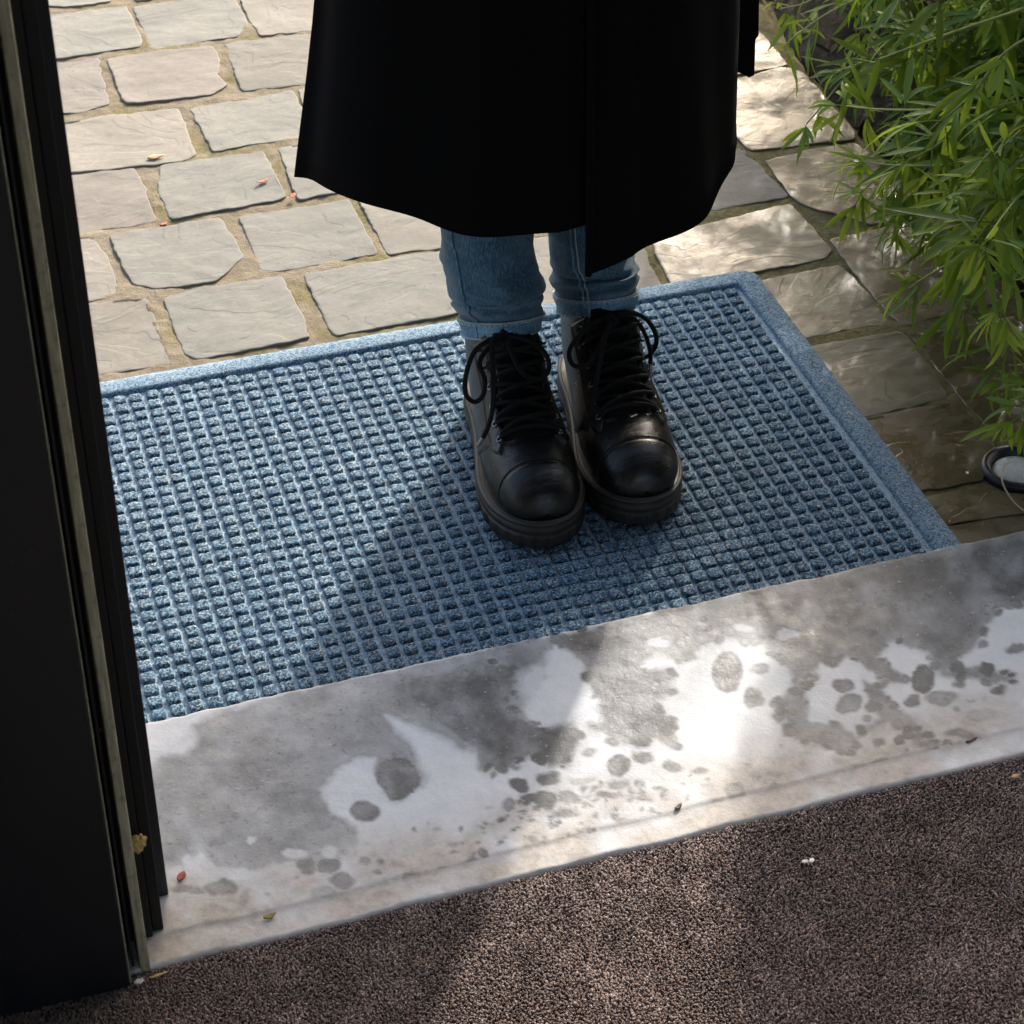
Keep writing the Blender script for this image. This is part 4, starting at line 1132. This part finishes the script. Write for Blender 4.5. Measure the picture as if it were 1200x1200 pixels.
for k, (v, f) in enumerate(LU):
    for tv in (0, 1, 2, 3):
        me = bpy.data.meshes.new('leaf'); me.from_pydata([tuple(q) for q in v], [], f); me.update(); me.materials.append(M['leaf'])
        me.polygons.foreach_set('use_smooth', [True]*len(me.polygons))
        a_ = me.attributes.new('tint', 'FLOAT', 'POINT'); a_.data.foreach_set('value', [(.05, .3, .6, 1.0)[tv]]*len(v)); leaf_me.append(me)
shrub = empty('shrub', (.62, .45, -.04))
tag(shrub, 'leafy green shrub with narrow leaflets arching over the paving stones at the right', 'shrub')
EDGE_PX = [(895, -900), (880, -300), (893, -60), (903, 0), (925, 55), (955, 110), (938, 140), (935, 165), (985, 190), (985, 250), (1010, 285), (1045, 300), (1060, 345), (1085, 370), (1110, 385), (1150, 430), (1170, 470), (1185, 520), (1205, 520), (1260, 620), (2600, 900), (2600, -900)]
def inside(x, y, P):
    ins = False; n = len(P)
    for i in range(n):
        (x0, y0), (x1, y1) = P[i], P[(i+1) % n]
        if (y0 > y) != (y1 > y) and x < (x1-x0)*(y-y0)/(y1-y0)+x0: ins = not ins
    return ins
GAP = [(-.34, -.57), (-.54, -.83), (-.82, -1.25), (-.47, -1.25), (-.415, -1.0), (-.375, -.87), (-.30, -.76), (-.20, -.57)]
LEAVES = []; STEMS = []
rs = random.Random(21)
def twig(P, n_nodes, tint, start=.3, rad=.0021, scale=1.0):
    """stem polyline with whorls of leaves along its outer part"""
    C = catmull(P, 8); STEMS.append(tube_vf(C, rad, 6, taper=.45)); N = len(C)-1
    for k in range(n_nodes):
        u = start+(1-start)*(k/(max(1, n_nodes-1))); i = min(N-1, int(u*N)); p = C[i].lerp(C[i+1], u*N-i) if i < N else C[-1]
        t = (C[min(i+1, N)]-C[max(i-1, 0)]).normalized(); last = k == n_nodes-1
        m = 4 if last else 2
        a0 = rs.uniform(0, 6.28)
        for j in range(m):
            a = a0+2*math.pi*j/m; o1 = t.orthogonal().normalized(); o2 = t.cross(o1)
            d = (o1*math.cos(a)+o2*math.sin(a))*(1.0 if not last else .75)+t*rs.uniform(.3, .9)+Vector((0, 0, rs.uniform(-.5, .15)))
            LEAVES.append((p, d.normalized(), rs.uniform(.8, 1.15)*scale*(.72 if last and m == 4 else 1), tint+rs.uniform(-.12, .12)+(.18 if last else 0)))
# the sprays one can follow in the photograph: (pixel x, y, height above the paving)
SPR = [([(1290, 60, .42), (1200, 118, .36), (1100, 128, .30), (1030, 128, .26), (992, 124, .24)], 5, .75),
       ([(1290, 175, .36), (1210, 178, .30), (1130, 192, .26), (1060, 194, .22), (1012, 190, .20)], 4, .8),
       ([(1260, 180, .30), (1180, 240, .24), (1130, 295, .18), (1080, 328, .13), (1066, 338, .11)], 4, .7),
       ([(1200, 10, .40), (1110, 40, .30), (1040, 66, .22), (1000, 82, .18), (960, 128, .12), (945, 145, .1)], 5, .45),
       ([(1200, 250, .26), (1140, 310, .19), (1120, 345, .14), (1130, 366, .11)], 4, .55),
       ([(1290, 300, .26), (1220, 370, .17), (1185, 400, .11), (1175, 430, .09)], 4, .6),
       ([(1300, 400, .22), (1240, 440, .14), (1205, 470, .1), (1195, 490, .08)], 4, .75),
       ([(1150, -60, .38), (1050, -20, .28), (980, 10, .2), (935, 40, .14), (918, 55, .1)], 5, .7),
       ([(1080, -90, .34), (1000, -40, .24), (950, 0, .16), (915, 10, .12)], 5, .5),
       ([(1250, 80, .34), (1160, 130, .28), (1090, 175, .22), (1040, 200, .18), (1010, 225, .15)], 5, .6),
       ([(1250, 150, .3), (1150, 210, .22), (1090, 250, .16), (1050, 270, .12)], 4, .4),
       ([(1250, 20, .44), (1180, 60, .40), (1140, 110, .36), (1100, 150, .32), (1090, 200, .27)], 6, .7)]
for pts, nn, tint in SPR: twig([at(*p) for p in pts], nn, tint, .25, .0018, .95)
# the rest of the bush: arching stems from several roots filling a dome over the bed
roots = [Vector((rs.uniform(.35, 1.1), rs.uniform(-.05, 1.0), -.045)) for _ in range(16)]
n_st = 0; tries = 0
while n_st < 345 and tries < 9000:
    tries += 1
    a, e = rs.uniform(0, 2*math.pi), rs.random()
    rr = rs.random()**.45
    c = Vector((.80+math.cos(a)*.72*rr, .50+math.sin(a)*.85*rr, .04+ (rs.random()**.8)*(1.1*(1-.45*rr*rr))))
    px, py = topx(tuple(c)); px = float(px); py = float(py)
    if not inside(px-45, py-5, EDGE_PX) or not inside(px, py+25, EDGE_PX): continue
    if c.x < float(bed_x(c.y))-.32 or c.y < -.42: continue
    root = min(roots, key=lambda r_: (r_-c).length+rs.uniform(0, .3))
    mid = root.lerp(c, .55)+Vector((rs.uniform(-.04, .04), rs.uniform(-.04, .04), .10+.12*rs.random()))
    twig([root, root.lerp(mid, .5)+Vector((0, 0, .03)), mid, mid.lerp(c, .55)+Vector((0, 0, .03)), c], rs.choice([4, 5, 6]), rs.choice([.0, .15, .35, .55, .75]), .42, .0024)
    n_st += 1
n2 = 0; tries = 0
while n2 < 50 and tries < 6000:                     # the lower outer sprays along the path
    tries += 1
    x, y = rs.uniform(985, 1320), rs.uniform(-60, 470); z = rs.uniform(.05, .40)
    if not inside(x-60, y-8, EDGE_PX) or not inside(x-20, y+45, EDGE_PX): continue
    c = at(x, y, z)
    if c.x < float(bed_x(c.y))-.28: continue
    root = min(roots, key=lambda r_: (r_-c).length+rs.uniform(0, .3))
    mid = root.lerp(c, .55)+Vector((0, 0, .10+.1*rs.random()))
    twig([root, root.lerp(mid, .5)+Vector((0, 0, .03)), mid, mid.lerp(c, .55)+Vector((0, 0, .02)), c], rs.choice([5, 6, 7]), rs.choice([.2, .4, .55, .7, .8]), .45, .0021)
    n2 += 1
n3 = 0; tries = 0
while n3 < 230 and tries < 20000:                    # unseen extra crown, added along the sun rays to shade the carpet
    tries += 1
    q = Vector((rs.uniform(-.44, .45), rs.uniform(-1.6, -.88), .04)); s_ = rs.uniform(.95, 2.1)
    c = q+SDIR*s_; x, y = topx(tuple(c)); x, y = float(x), float(y)
    if inside(q.x, q.y, GAP) or c.x < .22 or c.z > 1.25 or c.z < .35 or not (y < -60 or x > 1230) or x < 960 or c.y < -.2: continue
    root = min(roots, key=lambda r_: (r_-c).length+rs.uniform(0, .3))
    mid = root.lerp(c, .55)+Vector((0, 0, .08))
    twig([root, root.lerp(mid, .5)+Vector((0, 0, .03)), mid, mid.lerp(c, .55)+Vector((0, 0, .03)), c], 7, rs.choice([.2, .4, .6]), .5, .0024)
    n3 += 1
def leaf_mat(p, d, s):
    x = d.normalized(); z = Vector((rs.uniform(-.4, .4), rs.uniform(-.4, .4), 1)); y = z.cross(x).normalized(); z = x.cross(y)
    return Matrix(((x.x*s, y.x*s, z.x*s, p.x), (x.y*s, y.y*s, z.y*s, p.y), (x.z*s, y.z*s, z.z*s, p.z), (0, 0, 0, 1)))
LM_ = [(leaf_mat(p, d, s), rs.randrange(len(LU)), max(0, min(3, int(round(t*3))))) for p, d, s, t in LEAVES]
keep = []
for q in LM_:
    p = q[0] @ Vector((.05, 0, 0)); x, y = topx(tuple(p)); x, y = float(x), float(y)
    if y > -20 and x < 1215 and x > 880 and (y > 0 or x > 900) and not inside(x+6, y, EDGE_PX) and x < 930: continue
    if p.z < .004: continue
    g = p-SDIR*((p.z-.05)/SDIR.z)
    if inside(g.x, g.y, GAP): continue               # a gap in the crown lets one beam of sun through to the doorway
    keep.append((q, x, y))
def show(x, y): return 880 < x < 1200 and 0 < y < 560
vis_l = sorted([k for k in keep if show(k[1], k[2])], key=lambda k: ((k[0][0].translation)-CAM).length)
single = set(id(k) for k in vis_l[:300])
shrub_inv = Matrix.Translation(shrub.location).inverted()
rv = []; rf = []; rt = []; base = 0
for k in keep:
    (mt, u, tv), x, y = k
    if id(k) in single:
        o = bpy.data.objects.new('leaf', leaf_me[u*4+tv]); COL.objects.link(o); o.parent = shrub; o.matrix_basis = shrub_inv @ mt
    else:
        v = np.array([tuple(q) for q in LU[u][0]]); mm = np.array(mt); v = v @ mm[:3, :3].T+mm[:3, 3]
        rv.append(v); rt += [(.05, .3, .6, 1.0)[tv]]*len(v); rf += [tuple(i+base for i in q) for q in LU[u][1]]; base += len(v)
V = np.concatenate(rv)
fo = mesh('foliage', V, rf, M['leaf']); put(fo, shrub); fo['kind'] = 'stuff'
a_ = fo.data.attributes.new('tint', 'FLOAT', 'POINT'); a_.data.foreach_set('value', rt)
for st in STEMS:
    pass
for st in STEMS[:len(SPR)]:
    o = mesh('stem', st[0], st[1], M['stem']); put(o, shrub)
V, F = join(STEMS[len(SPR):]); o = mesh('stems', V, F, M['stem']); put(o, shrub); o['kind'] = 'stuff'
print('shrub leaves', len(keep), 'stems', n_st)

# bed: dark soil with litter, mossy tufts along the joints
def bed():
    xs = np.linspace(0, 3.0, 90); ys = np.linspace(-.7, 3.5, 140)
    def zf(X, Y):
        d = X-bed_x(Y)+.005; return -.030+.03*np.clip(d/.15, 0, 1)+.018*(fbm(X*18, Y*18)-.5)-.06*(d < 0)
    o = grid_mesh('flower_bed', xs, ys, zf, M['soil']); o['kind'] = 'structure'
    parts = []; rd = random.Random(5)
    for i in range(900):
        y = rd.uniform(-.5, 1.6); x = float(bed_x(y))+rd.uniform(.0, .5); p = Vector((x, y, -.022+.03*min(1, max(0, (x-float(bed_x(y)))/.15))+rd.uniform(0, .01)))
        a = rd.uniform(0, 6.28); parts.append(blade(p, Vector((math.cos(a), math.sin(a), rd.uniform(-.1, .25))), Vector((rd.uniform(-.5, .5), rd.uniform(-.5, .5), 1)), rd.uniform(.03, .06), rd.uniform(.002, .005), rd.uniform(-.8, .8), 3))
    V, F = join(parts); l = mesh('leaf_litter', V, F, M['litter']); l['kind'] = 'stuff'; l['label'] = 'brown fallen leaves on the dark soil under the shrub'; l['category'] = 'leaf litter'
bed()
def moss():
    rd = random.Random(11); parts = []
    lines = [[(866, 175), (885, 190), (922, 232), (938, 248), (975, 275)], [(990, 168), (940, 178), (895, 186)], [(755, 283), (770, 318)], [(975, 270), (985, 305), (1020, 345)], [(1070, 262), (1010, 272)], [(1015, 492), (1060, 484), (1110, 470)], [(1080, 580), (1150, 568)], [(1110, 462), (1165, 518), (1190, 512)], [(888, 50), (945, 98), (1000, 162)], [(900, 85), (860, 93)], [(352, 345), (380, 390)], [(133, 300), (150, 325)], [(365, 104), (420, 96)], [(905, 402), (1000, 386)]]
    dens = [90, 60, 40, 60, 30, 40, 30, 50, 120, 25, 25, 22, 14, 30]
    for L, n in zip(lines, dens):
        P = [at(*p) for p in L]
        for k in range(n):
            u = rd.random()*(len(P)-1); i = int(u); p = P[i].lerp(P[i+1], u-i)+Vector((rd.gauss(0, .005), rd.gauss(0, .005), -.006))
            for q in range(14):
                b0 = p+Vector((rd.gauss(0, .003), rd.gauss(0, .003), 0)); a = rd.uniform(0, 6.28)
                parts.append(([b0+Vector((math.cos(a)*.0008, math.sin(a)*.0008, 0)), b0-Vector((math.cos(a)*.0008, math.sin(a)*.0008, 0)), b0+Vector((rd.gauss(0, .0012), rd.gauss(0, .0012), rd.uniform(.002, .0055)))], [(0, 1, 2)]))
    V, F = join(parts); o = mesh('moss', V, F, M['moss'], None, False); o['kind'] = 'stuff'; o['label'] = 'green moss growing in the joints between the paving stones'; o['category'] = 'moss'
moss()

# ------------------------------------------------------------------ recessed ground light at the right edge
c = at(1192, 551)
gl = empty('ground_light', (c.x, c.y, 0)); tag(gl, 'round black ground light with a white lens set in the paving at the right edge', 'ground light')
def lathe(prof_, n=48, ripple=None):
    V = []; F = []
    for r, z in prof_:
        for k in range(n):
            q = 2*math.pi*k/n; V.append((math.cos(q)*r, math.sin(q)*r, z+(ripple(q, r) if ripple else 0)))
    for i in range(len(prof_)-1):
        for k in range(n): F.append((i*n+k, i*n+(k+1) % n, (i+1)*n+(k+1) % n, (i+1)*n+k))
    F.append(tuple((len(prof_)-1)*n+k for k in range(n)))
    return V, F
V, F = lathe([(.038, -.02), (.038, .002), (.037, .006), (.034, .0075), (.031, .0068), (.0295, .0045), (.028, .003), (.026, -.002), (.0255, -.006)], 56, lambda q, r: noise.noise(Vector((math.cos(q)*4, math.sin(q)*4, r*90)))*.0008)
mesh('rim', V, F, M['lamp_ring'], gl)
V, F = lathe([(.0262, -.003), (.0245, .0005), (.020, .0022), (.012, .0034), (.004, .0038)]); mesh('lens', V, F, M['lens'], gl)
P = catmull([at(1184, 540, .010), at(1176, 548, .022), at(1174, 561, .020), at(1180, 577, .014), at(1192, 592, .009), at(1206, 603, .006)], 8)
tag(tube('dry_stalk', P, .0011, M['straw'], None, 6, taper=.7), 'thin pale dry stalk curving over the ground light', 'stalk')

# ------------------------------------------------------------------ small fallen things
def scrap(name, x, y, z, sx, sy, rot, mat, label, cat, curl=.3, seed=0, group=None, n=12):
    rd = random.Random(seed+17); V = []; F = []
    p = at(x, y, z)
    for r in (1, .55):
        for k in range(n):
            q = 2*math.pi*k/n; j = 1+rd.uniform(-.22, .22)*(r == 1)
            vx, vy = math.cos(q)*sx*r*j, math.sin(q)*sy*r*j*(1-.35*abs(math.cos(q))**3)
            V.append((vx, vy, .0006+.45*curl*(vx*vx/sx+vy*vy/sy*.4)+rd.uniform(0, .0004)))
    V.append((0, 0, .0012))
    for k in range(n):
        F.append((k, (k+1) % n, n+(k+1) % n, n+k)); F.append((n+k, n+(k+1) % n, 2*n))
    o = mesh(name, V, F, mat); o.location = p; o.rotation_euler = (rd.uniform(-.1, .1), rd.uniform(-.1, .1), rot)
    sd = o.modifiers.new('thickness', 'SOLIDIFY'); sd.thickness = .0006
    return tag(o, label, cat, group or {'fallen_leaf': 'small fallen leaves on the stones', 'grit': 'pale bits of grit on the carpet', 'wood_chip': 'brown chips by the doorstep'}.get(name))
scrap('fallen_leaf', 308, 213, .003, .0085, .0032, .35, M['red'], 'small dark red curled leaf on the bluish stone left of the coat hem', 'leaf', .5, 1)
scrap('fallen_leaf', 343, 230, .003, .0055, .004, .9, M['red'], 'pinkish red leaf in the joint beside the coat hem', 'leaf', .4, 2)
scrap('fallen_leaf', 86, 256, .003, .006, .0035, -.5, M['red'], 'tiny red leaf on paving touching the edge of the door frame', 'leaf', .4, 3)
scrap('fallen_leaf', 192, 263, -.002, .005, .003, .2, M['red'], 'tiny red leaf in the mossy joint between pale stones', 'leaf', .3, 4)
scrap('fallen_leaf', 182, 184, .0025, .010, .0048, .05, M['orange'], 'flat pale orange leaf on the beige stone', 'leaf', .05, 5)
scrap('fallen_leaf', 212, 1028, .0515, .0052, .0034, .8, M['red'], 'small red leaf on the doorstep beside the door frame', 'leaf', .3, 6)
scrap('fallen_leaf', 316, 1074, .0505, .0055, .0028, .2, M['olive'], 'small olive dry leaf near the carpet edge of the doorstep', 'leaf', .4, 7)
scrap('wood_curl', 795, 946, .0505, .004, .002, .3, M['rust'], 'dark brown curl lying on the doorstep lower edge', 'debris', .6, 8)
scrap('wood_chip', 1190, 910, .050, .0045, .002, .2, M['orange'], 'orange chip on the carpet at the right edge', 'debris', .2, 9)
scrap('wood_chip', 1138, 868, .049, .006, .0016, .25, M['rust'], 'reddish brown splinter on the doorstep lower lip', 'debris', .2, 10)
scrap('grit', 943, 1010, .051, .0035, .0022, .1, M['white'], 'white bit of grit on the brown carpet, left one of the pair', 'grit', .1, 11)
scrap('grit', 951, 1009, .051, .003, .0022, .5, M['white'], 'white bit of grit on the brown carpet, right one of the pair', 'grit', .1, 12)
scrap('dry_stalk', 186, 1143, .050, .009, .0011, .15, M['foam'], 'yellow straw on the carpet below the weather strip', 'straw', .05, 13)
scrap('grit', 163, 1150, .050, .0045, .0028, .2, M['white'], 'pale crumb on the carpet at the foot of the weather strip', 'grit', .1, 14)
q = aty(162, 988, -.818)
bm = bmesh.new(); bmesh.ops.create_icosphere(bm, subdivisions=3, radius=.0065)
for v in bm.verts: v.co = Vector((v.co.x*.85, v.co.y*.6, v.co.z*1.25))*(1+noise.noise(v.co*330)*.7)
o = bmobj('crumb', bm, M['foam']); o.location = q; tag(o, 'yellow crumb stuck on the door frame beside the weather strip', 'crumb')

for x, y in ((107, 816), (116, 855)):
    bm = bmesh.new(); bmesh.ops.create_icosphere(bm, subdivisions=2, radius=.0022)
    for v in bm.verts: v.co = Vector((v.co.x*1.1, v.co.y*.4, v.co.z*.7))*(1+noise.noise(v.co*900)*.5)
    o = bmobj('red_fleck', bm, M['red'], None, True); o.location = aty(x, y, -.8125)
    tag(o, 'red fleck in the door frame channel, ' + ('upper one' if y < 830 else 'lower one'), 'fleck')
